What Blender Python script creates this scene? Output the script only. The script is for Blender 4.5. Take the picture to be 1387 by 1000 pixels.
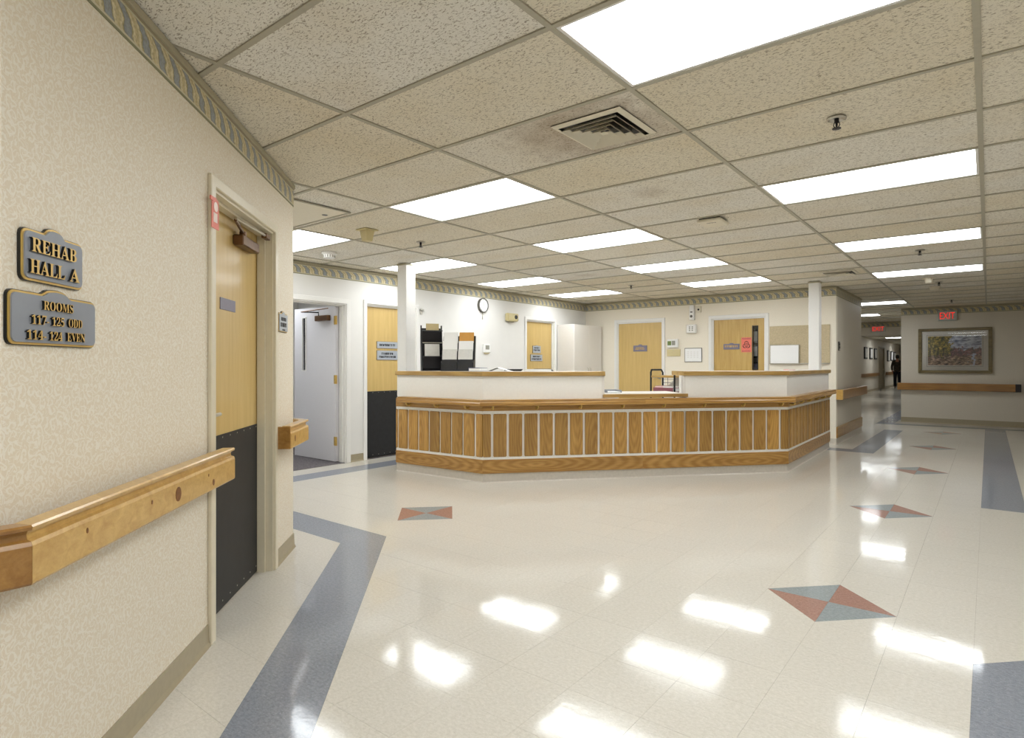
import bpy, bmesh, math, random
from mathutils import Vector, Matrix
random.seed(7)
PI = math.pi
S2 = 2 ** -.5
SC = bpy.context.scene
COL = SC.collection
for o in list(SC.objects):
    bpy.data.objects.remove(o)

# ------------------------------------------------------------------ camera, world, exposure
H = 1.235                       # eye height
CEIL = H + 1.2205
YAW = math.radians(37.667)
cam = bpy.data.cameras.new('camera')
cam.sensor_width = 36
cam.lens = 808.39 / 1387 * 36
cam.shift_x = -(714.69 - 693.5) / 1387
cam.shift_y = (494.39 - 500) / 1387
cam.clip_start = .02
camo = bpy.data.objects.new('camera', cam)
COL.objects.link(camo)
camo.location = (0, 0, H)
camo.rotation_euler = (PI / 2, 0, YAW)
SC.camera = camo
w = bpy.data.worlds.new('world')
SC.world = w
w.use_nodes = True
w.node_tree.nodes['Background'].inputs[0].default_value = (.9, .92, 1, 1)
w.node_tree.nodes['Background'].inputs[1].default_value = .05
vs = SC.view_settings
vs.view_transform = 'Standard'
vs.look = 'None'
vs.gamma = 1
vs.exposure = 0.12
vs.use_curve_mapping = False
LAMP = 8.5                      # radiance of the fluorescent diffusers
FARLAMP = 10.0

# ------------------------------------------------------------------ materials
def srgb(r, g, b):
    def f(c):
        c /= 255
        return c / 12.92 if c <= .04045 else ((c + .055) / 1.055) ** 2.4
    return (f(r), f(g), f(b), 1)

class NT:
    """tiny node helper"""
    def __init__(s, name):
        s.m = bpy.data.materials.new(name)
        s.m.use_nodes = True
        s.t = s.m.node_tree
        s.b = s.t.nodes['Principled BSDF']
    def n(s, typ, **k):
        x = s.t.nodes.new(typ)
        for a, v in k.items():
            if a.startswith('i_'):
                key = a[2:]
                x.inputs[int(key) if key.isdigit() else key].default_value = v
            else:
                setattr(x, a, v)
        return x
    def l(s, a, b):
        s.t.links.new(a, b)
    def math(s, op, a, b=None, c=None):
        x = s.n('ShaderNodeMath', operation=op)
        for i, v in enumerate((a, b, c)):
            if v is None: continue
            if isinstance(v, (int, float)): x.inputs[i].default_value = v
            else: s.l(v, x.inputs[i])
        return x.outputs[0]
    def vmath(s, op, a, b=None):
        x = s.n('ShaderNodeVectorMath', operation=op)
        for i, v in enumerate((a, b)):
            if v is None: continue
            if isinstance(v, (tuple, list)): x.inputs[i].default_value = v
            else: s.l(v, x.inputs[i])
        return x.outputs[0]
    def mix(s, f, a, b, blend='MIX'):
        x = s.n('ShaderNodeMix', data_type='RGBA', blend_type=blend)
        for i, v in ((0, f), (6, a), (7, b)):
            if isinstance(v, (int, float, tuple, list)): x.inputs[i].default_value = v
            else: s.l(v, x.inputs[i])
        return x.outputs[2]
    def ramp(s, f, stops):
        x = s.n('ShaderNodeValToRGB')
        e = x.color_ramp.elements
        while len(e) < len(stops): e.new(.5)
        for i, (p, c) in enumerate(stops):
            e[i].position = p
            e[i].color = c if isinstance(c, (tuple, list)) else (c, c, c, 1)
        s.l(f, x.inputs[0])
        return x.outputs[0]
    def obj(s):
        return s.n('ShaderNodeTexCoord').outputs['Object']
    def rnd(s):
        return s.n('ShaderNodeObjectInfo').outputs['Random']
    def mapping(s, v, scale=(1, 1, 1), loc=None, rot=None):
        x = s.n('ShaderNodeMapping')
        s.l(v, x.inputs[0])
        x.inputs['Scale'].default_value = scale
        if rot: x.inputs['Rotation'].default_value = rot
        if loc is not None:
            if isinstance(loc, tuple): x.inputs['Location'].default_value = loc
            else: s.l(loc, x.inputs['Location'])
        return x.outputs[0]
    def noise(s, v, scale, detail=2, rough=.5, dist=0):
        x = s.n('ShaderNodeTexNoise')
        s.l(v, x.inputs['Vector'])
        x.inputs['Scale'].default_value = scale
        x.inputs['Detail'].default_value = detail
        x.inputs['Roughness'].default_value = rough
        x.inputs['Distortion'].default_value = dist
        return x.outputs['Fac']
    def sep(s, v):
        x = s.n('ShaderNodeSeparateXYZ')
        s.l(v, x.inputs[0])
        return x.outputs
    def bump(s, h, strength=.2, dist=.002):
        x = s.n('ShaderNodeBump')
        x.inputs['Strength'].default_value = strength
        x.inputs['Distance'].default_value = dist
        s.l(h, x.inputs['Height'])
        s.l(x.outputs[0], s.b.inputs['Normal'])
    def set(s, color=None, rough=None, metal=None, coat=None, coat_rough=None, spec=None):
        if color is not None:
            if isinstance(color, (tuple, list)): s.b.inputs['Base Color'].default_value = color
            else: s.l(color, s.b.inputs['Base Color'])
        if rough is not None: s.b.inputs['Roughness'].default_value = rough
        if metal is not None: s.b.inputs['Metallic'].default_value = metal
        if coat is not None: s.b.inputs['Coat Weight'].default_value = coat
        if coat_rough is not None: s.b.inputs['Coat Roughness'].default_value = coat_rough
        if spec is not None: s.b.inputs['Specular IOR Level'].default_value = spec
        return s.m

def plain(name, rgb, rough=.5, metal=0, var=.04, scale=40, coat=0, spec=None):
    t = NT(name)
    c = srgb(*rgb)
    n = t.noise(t.obj(), scale, 3)
    a = tuple(x * (1 - var) for x in c[:3]) + (1,)
    b = tuple(min(1, x * (1 + var)) for x in c[:3]) + (1,)
    return t.set(t.ramp(n, [(.3, a), (.7, b)]), rough, metal, coat, spec=spec)

def emis(name, rgb, strength):
    t = NT(name)
    t.set((0, 0, 0, 1), 1)
    t.b.inputs['Emission Color'].default_value = srgb(*rgb)
    t.b.inputs['Emission Strength'].default_value = strength
    return t.m

def wood(name, c1, c2, axis='z', rough=.35, coat=.2, varamt=.3, cath=False, grain=1.0):
    t = NT(name)
    r = t.rnd()
    off = t.n('ShaderNodeCombineXYZ')
    for i in range(3): t.l(t.math('MULTIPLY', r, 17.3 + 5 * i), off.inputs[i])
    sc = {'x': (1.2, 22, 22), 'z': (22, 22, 1.2), 'y': (22, 1.2, 22)}[axis]
    v = t.mapping(t.obj(), sc, off.outputs[0])
    n1 = t.noise(v, 1.3, 4, .6, .8)
    v2 = t.mapping(t.obj(), tuple(4 * q for q in sc), off.outputs[0])
    n2 = t.noise(v2, 2.2, 2)
    wv = t.n('ShaderNodeTexWave', wave_type='RINGS' if cath else 'BANDS', bands_direction='X') if not cath else t.n('ShaderNodeTexWave', wave_type='RINGS', rings_direction='SPHERICAL')
    if cath:
        sp = t.sep(t.obj())
        cross, along = (sp[0], sp[2]) if axis == 'z' else (sp[2], sp[0])
        cv = t.n('ShaderNodeCombineXYZ')
        wob = t.math('MULTIPLY', t.math('SUBTRACT', n1, .5), .8)
        t.l(t.math('ADD', t.math('ADD', t.math('MULTIPLY', cross, 13), wob), t.math('MULTIPLY', t.math('SUBTRACT', r, .5 if axis == 'z' else 2.7), 2.2 if axis == 'z' else 1.0)), cv.inputs[0])
        t.l(t.math('ADD', t.math('MULTIPLY', along, 2.0), t.math('MULTIPLY', t.math('SUBTRACT', t.math('FRACT', t.math('MULTIPLY', r, 7.3)), .5), 2.0)), cv.inputs[2])
        wv.rings_direction = 'Y'
        t.l(cv.outputs[0], wv.inputs[0])
    else:
        t.l(t.mapping(t.obj(), tuple(q * .5 for q in sc), off.outputs[0]), wv.inputs[0])
    wv.inputs['Scale'].default_value = 1.1
    wv.inputs['Distortion'].default_value = 1.5 if cath else 5
    wv.inputs['Detail'].default_value = 2
    f = t.math('ADD', t.math('MULTIPLY', n1, .85 - .2 * grain), t.math('MULTIPLY', wv.outputs['Fac'], .10 * grain))
    f = t.math('ADD', f, t.math('MULTIPLY', n2, .15))
    base = t.ramp(f, [(.3, srgb(*c2)), (.72, srgb(*c1))])
    val = t.math('ADD', 1 - varamt / 2, t.math('MULTIPLY', r, varamt))
    mx = t.n('ShaderNodeHueSaturation')
    t.l(base, mx.inputs['Color'])
    t.l(val, mx.inputs['Value'])
    t.bump(n2, .08, .001)
    return t.set(mx.outputs[0], rough, 0, coat, .15)

def scroll_wallpaper(name, base, light, amount=1.0):
    t = NT(name)
    o = t.obj()
    s = t.sep(o)
    flat = t.n('ShaderNodeCombineXYZ')
    wn = t.n('ShaderNodeTexNoise'); t.l(o, wn.inputs['Vector']); wn.inputs['Scale'].default_value = 34
    wc = t.sep(wn.outputs['Color'])
    t.l(t.math('ADD', s[0], t.math('MULTIPLY', wc[0], .045)), flat.inputs[0]); t.l(t.math('ADD', s[2], t.math('MULTIPLY', wc[1], .045)), flat.inputs[1])
    def curls(scale, offs):
        v = t.n('ShaderNodeTexVoronoi', voronoi_dimensions='2D', feature='F1')
        p = t.mapping(flat.outputs[0], (1, 1, 1), offs)
        t.l(p, v.inputs['Vector'])
        v.inputs['Scale'].default_value = scale
        v.inputs['Randomness'].default_value = .75
        d = t.sep(t.vmath('SUBTRACT', p, v.outputs['Position']))
        c = t.sep(v.outputs['Color'])
        ang = t.math('ARCTAN2', d[1], d[0])
        sg = t.math('SUBTRACT', t.math('MULTIPLY', t.math('GREATER_THAN', c[1], .5), 2), 1)
        ph = t.math('ADD', t.math('MULTIPLY', ang, sg), t.math('MULTIPLY', v.outputs['Distance'], 13.5))
        ph = t.math('ADD', ph, t.math('MULTIPLY', c[0], 6.28))
        return t.math('SINE', ph)
    a = curls(28, (0, 0, 0))
    b = curls(46, (3.3, 1.7, 0))
    m = t.math('MAXIMUM', t.math('SUBTRACT', a, .25), t.math('SUBTRACT', b, .62))
    f = t.ramp(m, [(.0, 0.), (.42, 1.)])
    nz = t.noise(o, 1.4, 2)
    f2 = t.math('MULTIPLY', f, amount)
    col = t.mix(f2, srgb(*base), srgb(*light))
    fine = t.noise(o, 260, 2)
    col = t.mix(t.math('MULTIPLY', fine, .1), col, srgb(150, 135, 105))
    t.bump(f, .05, .001)
    return t.set(col, .55, spec=.3)

def border_paper(name):
    """flat printed wallpaper border: ribbon twisted around a leafy garland between two lines"""
    t = NT(name)
    o = t.obj()
    s = t.sep(o)
    d = t.math('MULTIPLY', t.math('SUBTRACT', t.noise(o, 38, 2), .5), .03)
    x = t.math('ADD', s[0], d)
    ph = t.math('ADD', t.math('MULTIPLY', x, 2 * PI / .118), t.math('MULTIPLY', s[2], 36))
    ph = t.math('ADD', ph, t.math('MULTIPLY', t.math('SINE', t.math('MULTIPLY', s[2], 70)), .55))
    sn = t.math('SINE', ph)
    rib = t.ramp(t.math('ADD', t.math('MULTIPLY', sn, .5), .5), [(.0, srgb(206, 192, 150)), (.28, srgb(230, 220, 190)), (.52, srgb(188, 174, 130)), (.66, srgb(142, 142, 128)), (.72, srgb(150, 155, 162)), (.95, srgb(160, 165, 170))])
    mott = t.noise(o, 120, 3)
    rib = t.mix(t.math('MULTIPLY', t.ramp(mott, [(.4, 0.), (.65, 1.)]), .35), rib, srgb(120, 108, 66))
    z = s[2]                         # strip runs z 0 .. 0.118
    edge = t.math('GREATER_THAN', t.math('ABSOLUTE', t.math('SUBTRACT', z, .060)), .043)
    line = t.math('GREATER_THAN', t.math('ABSOLUTE', t.math('SUBTRACT', z, .060)), .051)
    col = t.mix(edge, rib, srgb(205, 198, 172))
    col = t.mix(line, col, srgb(140, 138, 108))
    return t.set(col, .6, spec=.3)

def ceiling_mat(name, c_a, c_b, stain=None):
    t = NT(name)
    r = t.rnd()
    off = t.n('ShaderNodeCombineXYZ')
    for i in range(2): t.l(t.math('MULTIPLY', r, 31.7 + 9 * i), off.inputs[i])
    p = t.vmath('ADD', t.obj(), off.outputs[0])
    wob = t.n('ShaderNodeTexNoise')
    t.l(p, wob.inputs['Vector']); wob.inputs['Scale'].default_value = 26
    wv = t.vmath('SUBTRACT', wob.outputs['Color'], (.5, .5, .5))
    wvs = t.n('ShaderNodeVectorMath', operation='SCALE'); t.l(wv, wvs.inputs[0]); wvs.inputs['Scale'].default_value = .03
    pw = t.vmath('ADD', p, wvs.outputs[0])
    def worms(sc, rot, thr):
        n = t.noise(t.mapping(pw, sc, rot=(0, 0, rot)), 1, 2, .6)
        return t.ramp(n, [(thr, 1.), (thr + .05, 0.)])
    a = worms((48, 165, 100), .55, .36)
    b = worms((60, 150, 100), 1.9, .35)
    pin = t.ramp(t.noise(p, 330, 1), [(.3, 1.), (.36, 0.)])
    m = t.math('MAXIMUM', t.math('MAXIMUM', a, b), t.math('MULTIPLY', pin, .7))
    base = t.mix(t.math('FRACT', t.math('MULTIPLY', r, 7.77)), srgb(*c_a), srgb(*c_b))
    blot = t.noise(p, 2.2, 3)
    base = t.mix(t.math('MULTIPLY', t.ramp(blot, [(.45, 0.), (.75, 1.)]), .3), base, srgb(216, 198, 160))
    if stain:
        sx, sy, rad, amt = stain
        dv = t.n('ShaderNodeVectorMath', operation='DISTANCE')
        t.l(t.obj(), dv.inputs[0]); dv.inputs[1].default_value = (sx, sy, 0)
        dd = t.math('ADD', dv.outputs['Value'], t.math('MULTIPLY', t.math('SUBTRACT', t.noise(p, 9, 3), .5), rad))
        k = t.ramp(t.math('DIVIDE', dd, rad), [(.35, 1.), (1., 0.)])
        base = t.mix(t.math('MULTIPLY', k, amt), base, srgb(140, 112, 78))
    col = t.mix(t.math('MULTIPLY', m, .62), base, srgb(112, 92, 62))
    t.bump(t.math('SUBTRACT', 1, m), .35, .002)
    return t.set(col, .9, spec=.15)

def vinyl_tile(name, c1, c2, chip, dark, coat=.8, gloss=.085, rndamt=.02):
    t = NT(name)
    g = t.n('ShaderNodeNewGeometry').outputs['Position']
    r = t.rnd()
    n1 = t.noise(t.mapping(g, (1, 1.7, 1)), 55, 3, .7)
    n2 = t.noise(t.mapping(g, (1.6, 1, 1), (5, 2, 0)), 120, 2, .6)
    base = t.ramp(n1, [(.35, srgb(*c1)), (.65, srgb(*c2))])
    base = t.mix(t.ramp(n2, [(.60, 0.), (.72, .6)]), base, srgb(*chip))
    n3 = t.noise(t.mapping(g, (1, 1.3, 1), (9, 4, 0)), 95, 2, .7)
    base = t.mix(t.ramp(n3, [(.62, 0.), (.74, .55)]), base, srgb(*dark))
    hs = t.n('ShaderNodeHueSaturation')
    t.l(base, hs.inputs['Color'])
    t.l(t.math('ADD', 1 - rndamt / 2, t.math('MULTIPLY', r, rndamt)), hs.inputs['Value'])
    t.set(hs.outputs[0], .55, 0, coat, gloss, spec=.2)
    t.b.inputs['Coat IOR'].default_value = 1.55
    # wax: slight waviness of the polished surface
    wax = t.math('ADD', t.noise(g, 9, 2), t.math('MULTIPLY', t.noise(g, 60, 2), .25))
    bp = t.n('ShaderNodeBump')
    bp.inputs['Strength'].default_value = .05
    bp.inputs['Distance'].default_value = .008
    t.l(wax, bp.inputs['Height'])
    t.l(bp.outputs[0], t.b.inputs['Coat Normal'])
    rr = t.ramp(t.noise(g, 1.7, 3), [(.35, gloss * .7), (.7, gloss * 1.4)])
    t.l(rr, t.b.inputs['Coat Roughness'])
    return t.m

def painting_mat(name):
    """flat print: an autumn wood with a pale path"""
    t = NT(name)
    o = t.obj()
    s = t.sep(o)                     # x -.45...45, z -.32...32
    n = t.noise(o, 9, 6, .75)
    nf = t.noise(o, 24, 8, .8)
    foliage = t.ramp(nf, [(.36, srgb(40, 40, 38)), (.48, srgb(86, 86, 56)), (.56, srgb(160, 138, 70)), (.66, srgb(200, 180, 116))])
    red = t.ramp(nf, [(.34, srgb(44, 40, 50)), (.47, srgb(84, 68, 74)), (.56, srgb(140, 92, 88)), (.66, srgb(140, 134, 148))])
    sky = t.ramp(t.noise(t.mapping(o, (1, 1, 4)), 9, 3), [(.35, srgb(92, 98, 124)), (.6, srgb(188, 192, 202))])
    ground = t.ramp(t.noise(t.mapping(o, (1, 1, 3)), 18, 4), [(.35, srgb(58, 48, 48)), (.5, srgb(122, 98, 82)), (.66, srgb(196, 172, 148))])
    xw = t.math('ADD', s[0], t.math('MULTIPLY', t.math('SUBTRACT', n, .5), .6))
    zw = t.math('ADD', s[2], t.math('MULTIPLY', t.math('SUBTRACT', n, .5), .45))
    trunk = t.ramp(t.noise(t.mapping(o, (30, 1, 1.5)), 1, 2), [(.42, 1.), (.5, 0.)])
    left = t.mix(t.math('MULTIPLY', t.math('MULTIPLY', trunk, t.math('LESS_THAN', s[2], .06)), .8), foliage, srgb(42, 36, 38))
    right = t.mix(t.math('GREATER_THAN', zw, .05), red, sky)
    c = t.mix(t.math('LESS_THAN', xw, -.05), right, left)
    c = t.mix(t.math('LESS_THAN', zw, -.12), c, ground)
    fall = t.math('MULTIPLY', t.math('LESS_THAN', t.math('ABSOLUTE', t.math('SUBTRACT', xw, .31)), .035), t.math('LESS_THAN', s[2], -.06))
    c = t.mix(fall, c, srgb(176, 182, 200))
    hs = t.n('ShaderNodeHueSaturation'); t.l(c, hs.inputs['Color']); hs.inputs['Value'].default_value = 1.7; c = hs.outputs[0]
    return t.set(c, .35, coat=.0)

M = {}
M['paper'] = scroll_wallpaper('damask_wallpaper', (228, 215, 192), (242, 236, 223), .7)
M['white_wall'] = plain('white_wall_paint', (232, 230, 226), .6, var=.012, scale=6, spec=.25)
M['cream_wall'] = plain('cream_wall_vinyl', (238, 230, 214), .55, var=.02, scale=60, spec=.3)
M['far_wall'] = plain('beige_wall_vinyl', (216, 208, 193), .55, var=.03, scale=60, spec=.3)
M['border'] = border_paper('ribbon_border_paper')
M['trim'] = plain('cream_frame_paint', (222, 212, 188), .35, var=.02)
M['white_trim'] = plain('white_frame_paint', (236, 234, 230), .35, var=.01)
M['cove'] = plain('taupe_cove_base', (164, 152, 126), .4, var=.04)
M['desk_cove'] = plain('grey_cove_base', (202, 194, 182), .4, var=.05)
M['angle'] = plain('ceiling_angle_paint', (176, 168, 142), .5)
M['tbar'] = plain('grid_paint', (176, 170, 152), .5)
M['plenum'] = plain('plenum_grey', (120, 112, 96), .9)
M['ceil'] = ceiling_mat('fissured_ceiling_board', (236, 233, 225), (230, 221, 200))
M['ceil_soot'] = ceiling_mat('sooty_ceiling_board', (232, 227, 216), (228, 221, 204), (.2, 0, .55, .5))
M['ceil_stain'] = ceiling_mat('stained_ceiling_board', (236, 233, 225), (232, 225, 208), (-.05, 0, .16, .22))
M['ceil_plain'] = plain('plain_ceiling_board', (228, 221, 204), .9, var=.05, scale=80)
M['tile'] = vinyl_tile('cream_vinyl_tile', (200, 194, 181), (214, 208, 197), (230, 226, 218), (172, 163, 146))
M['blue'] = vinyl_tile('blue_grey_vinyl_tile', (120, 124, 134), (142, 146, 156), (182, 184, 192), (94, 98, 108))
M['red'] = vinyl_tile('rust_vinyl_tile', (146, 104, 90), (166, 124, 108), (196, 168, 154), (110, 72, 62))
M['teal'] = vinyl_tile('slate_vinyl_tile', (128, 136, 138), (150, 158, 160), (182, 188, 188), (98, 104, 106))
M['joint'] = plain('floor_joint', (140, 128, 108), .8)
M['white_line'] = plain('white_sealant', (232, 230, 224), .5)
M['maple'] = wood('maple_veneer', (214, 184, 120), (198, 166, 100), 'z', .38, .25, .06, grain=.3)
M['maple2'] = wood('golden_veneer', (212, 180, 112), (184, 148, 80), 'z', .38, .25, .06, cath=True, grain=.6)
M['oak'] = wood('oak_plank', (208, 164, 88), (150, 108, 48), 'z', .38, .2, .44, cath=True, grain=1.3)
M['oak_h'] = wood('oak_board', (206, 162, 88), (152, 108, 46), 'x', .33, .3, .12, cath=True, grain=1.7)
M['oak_c'] = wood('oak_counter_edge', (200, 166, 100), (158, 122, 62), 'x', .3, .3, .1)
M['pine'] = wood('honey_pine_rail', (222, 184, 110), (190, 146, 72), 'x', .3, .45, .12, grain=.5)
M['pine_d'] = wood('amber_pine_rail', (180, 136, 72), (142, 98, 44), 'x', .32, .4, .1)
M['knot'] = plain('wood_knot', (120, 74, 30), .4, var=.3, scale=60)
M['kick'] = plain('black_kick_plate', (26, 26, 28), .5, var=.25, scale=18)
M['leaf_white'] = plain('white_door_paint', (222, 220, 224), .4, var=.01)
M['black'] = plain('black_plastic', (26, 26, 28), .4, var=.2)
M['black_m'] = plain('black_steel', (24, 22, 26), .35, .3, .1)
M['white_lam'] = plain('white_laminate', (230, 226, 220), .35, var=.01)
M['grey_lam'] = plain('beige_panel_laminate', (240, 237, 231), .4, var=.015)
M['steel'] = plain('brushed_steel', (190, 186, 176), .3, .9, .05)
M['brass'] = plain('brass', (206, 172, 96), .35, .6, .08)
M['bronze'] = plain('bronze_closer', (106, 76, 50), .35, .6, .15)
M['gold'] = plain('gold_lettering', (206, 170, 92), .35, .3, .05)
M['sign_grey'] = plain('grey_sign_face', (138, 142, 150), .4, .0, .02)
M['sign_pale'] = plain('pale_sign_face', (172, 178, 186), .35, .1, .02)
M['sign_lilac'] = plain('lilac_grey_plate', (124, 120, 138), .4, 0, .03)
M['sign_black'] = plain('sign_black', (14, 14, 15), .35, 0, .05)
M['ink'] = plain('grey_ink', (96, 92, 84), .5)
M['tagred'] = plain('coral_tag', (232, 122, 104), .5)
M['tagwhite'] = plain('tag_white', (248, 226, 216), .5)
M['paper_white'] = plain('white_paper', (240, 239, 236), .6, var=.01)
M['paper_grey'] = plain('pale_grey_paper', (214, 212, 206), .6)
M['paper_tan'] = plain('manila_card', (196, 178, 132), .6)
M['paper_orange'] = plain('amber_envelope', (208, 152, 72), .6)
M['paper_blue'] = plain('slate_blue_cover', (92, 94, 122), .5)
M['paper_pink'] = plain('pink_paper', (236, 200, 196), .6)
M['maroon'] = plain('maroon_cover', (142, 84, 92), .5)
M['plastic_white'] = plain('white_plastic', (238, 237, 234), .4, var=.01)
M['plastic_beige'] = plain('beige_plastic', (206, 192, 146), .45, var=.02)
M['plastic_cream'] = plain('cream_plastic', (226, 218, 198), .45, var=.02)
M['lcd'] = plain('lcd_grey', (150, 148, 138), .3)
M['green'] = plain('green_display', (112, 132, 66), .3)
M['cork'] = plain('tan_fabric_board', (196, 180, 148), .85, var=.12, scale=90)
M['board'] = plain('marker_board', (243, 243, 243), .25, var=.005)
M['frame_gold'] = wood('olive_gold_frame', (140, 122, 78), (100, 86, 50), 'x', .4, .2, .08)
M['mat_board'] = plain('mat_board', (236, 232, 225), .7, var=.01)
M['print'] = painting_mat('autumn_wood_print')
M['exit_face'] = plain('exit_panel', (176, 184, 178), .4)
M['carpet'] = plain('speckled_carpet', (96, 90, 92), .95, var=.55, scale=70)
M['dark_glass'] = plain('dark_glass', (74, 74, 76), .1, 0, .3, 14)
M['skin'] = plain('skin', (188, 140, 112), .5)
M['hair'] = plain('dark_hair', (22, 18, 16), .6)
M['jacket'] = plain('olive_brown_jacket', (62, 54, 42), .8, var=.35, scale=14)
M['trousers'] = plain('dark_trousers', (24, 25, 34), .8)
M['shoe'] = plain('dark_shoe', (20, 19, 20), .5)
M['amber_rail'] = wood('walnut_rail', (182, 132, 64), (136, 92, 40), 'x', .35, .3, .1)
M['end_black'] = plain('dark_end_cap', (34, 26, 28), .5)

def glass_mat():
    t = NT('clear_glass')
    for x in list(t.t.nodes):
        if x.type == 'BSDF_PRINCIPLED': t.t.nodes.remove(x)
    out = t.t.nodes['Material Output']
    tr = t.n('ShaderNodeBsdfTransparent'); gl = t.n('ShaderNodeBsdfGlossy'); gl.inputs['Roughness'].default_value = .02
    fr = t.n('ShaderNodeFresnel'); fr.inputs[0].default_value = 1.5
    mx = t.n('ShaderNodeMixShader')
    t.l(fr.outputs[0], mx.inputs[0]); t.l(tr.outputs[0], mx.inputs[1]); t.l(gl.outputs[0], mx.inputs[2])
    t.l(mx.outputs[0], out.inputs[0])
    return t.m
M['glass'] = glass_mat()

def lamp_mat(name, strength, tubes=True):
    """acrylic diffuser lit by two tubes running along local x"""
    t = NT(name)
    t.set((.8, .8, .8, 1), .4)
    y = t.sep(t.obj())[1]
    def g(c):
        d = t.math('DIVIDE', t.math('SUBTRACT', y, c), .07)
        return t.math('POWER', 2.718, t.math('MULTIPLY', t.math('MULTIPLY', d, d), -1))
    k = t.math('ADD', .72, t.math('MULTIPLY', t.math('ADD', g(-.13), g(.13)), .75))
    t.b.inputs['Emission Color'].default_value = (.93, .975, 1.0, 1)
    t.l(t.math('MULTIPLY', k, strength), t.b.inputs['Emission Strength'])
    return t.m
M['lamp'] = lamp_mat('lit_diffuser', LAMP)
M['lamp_far'] = lamp_mat('lit_far_diffuser', FARLAMP)
M['exit_red'] = emis('exit_red', (255, 60, 50), .8)

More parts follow.
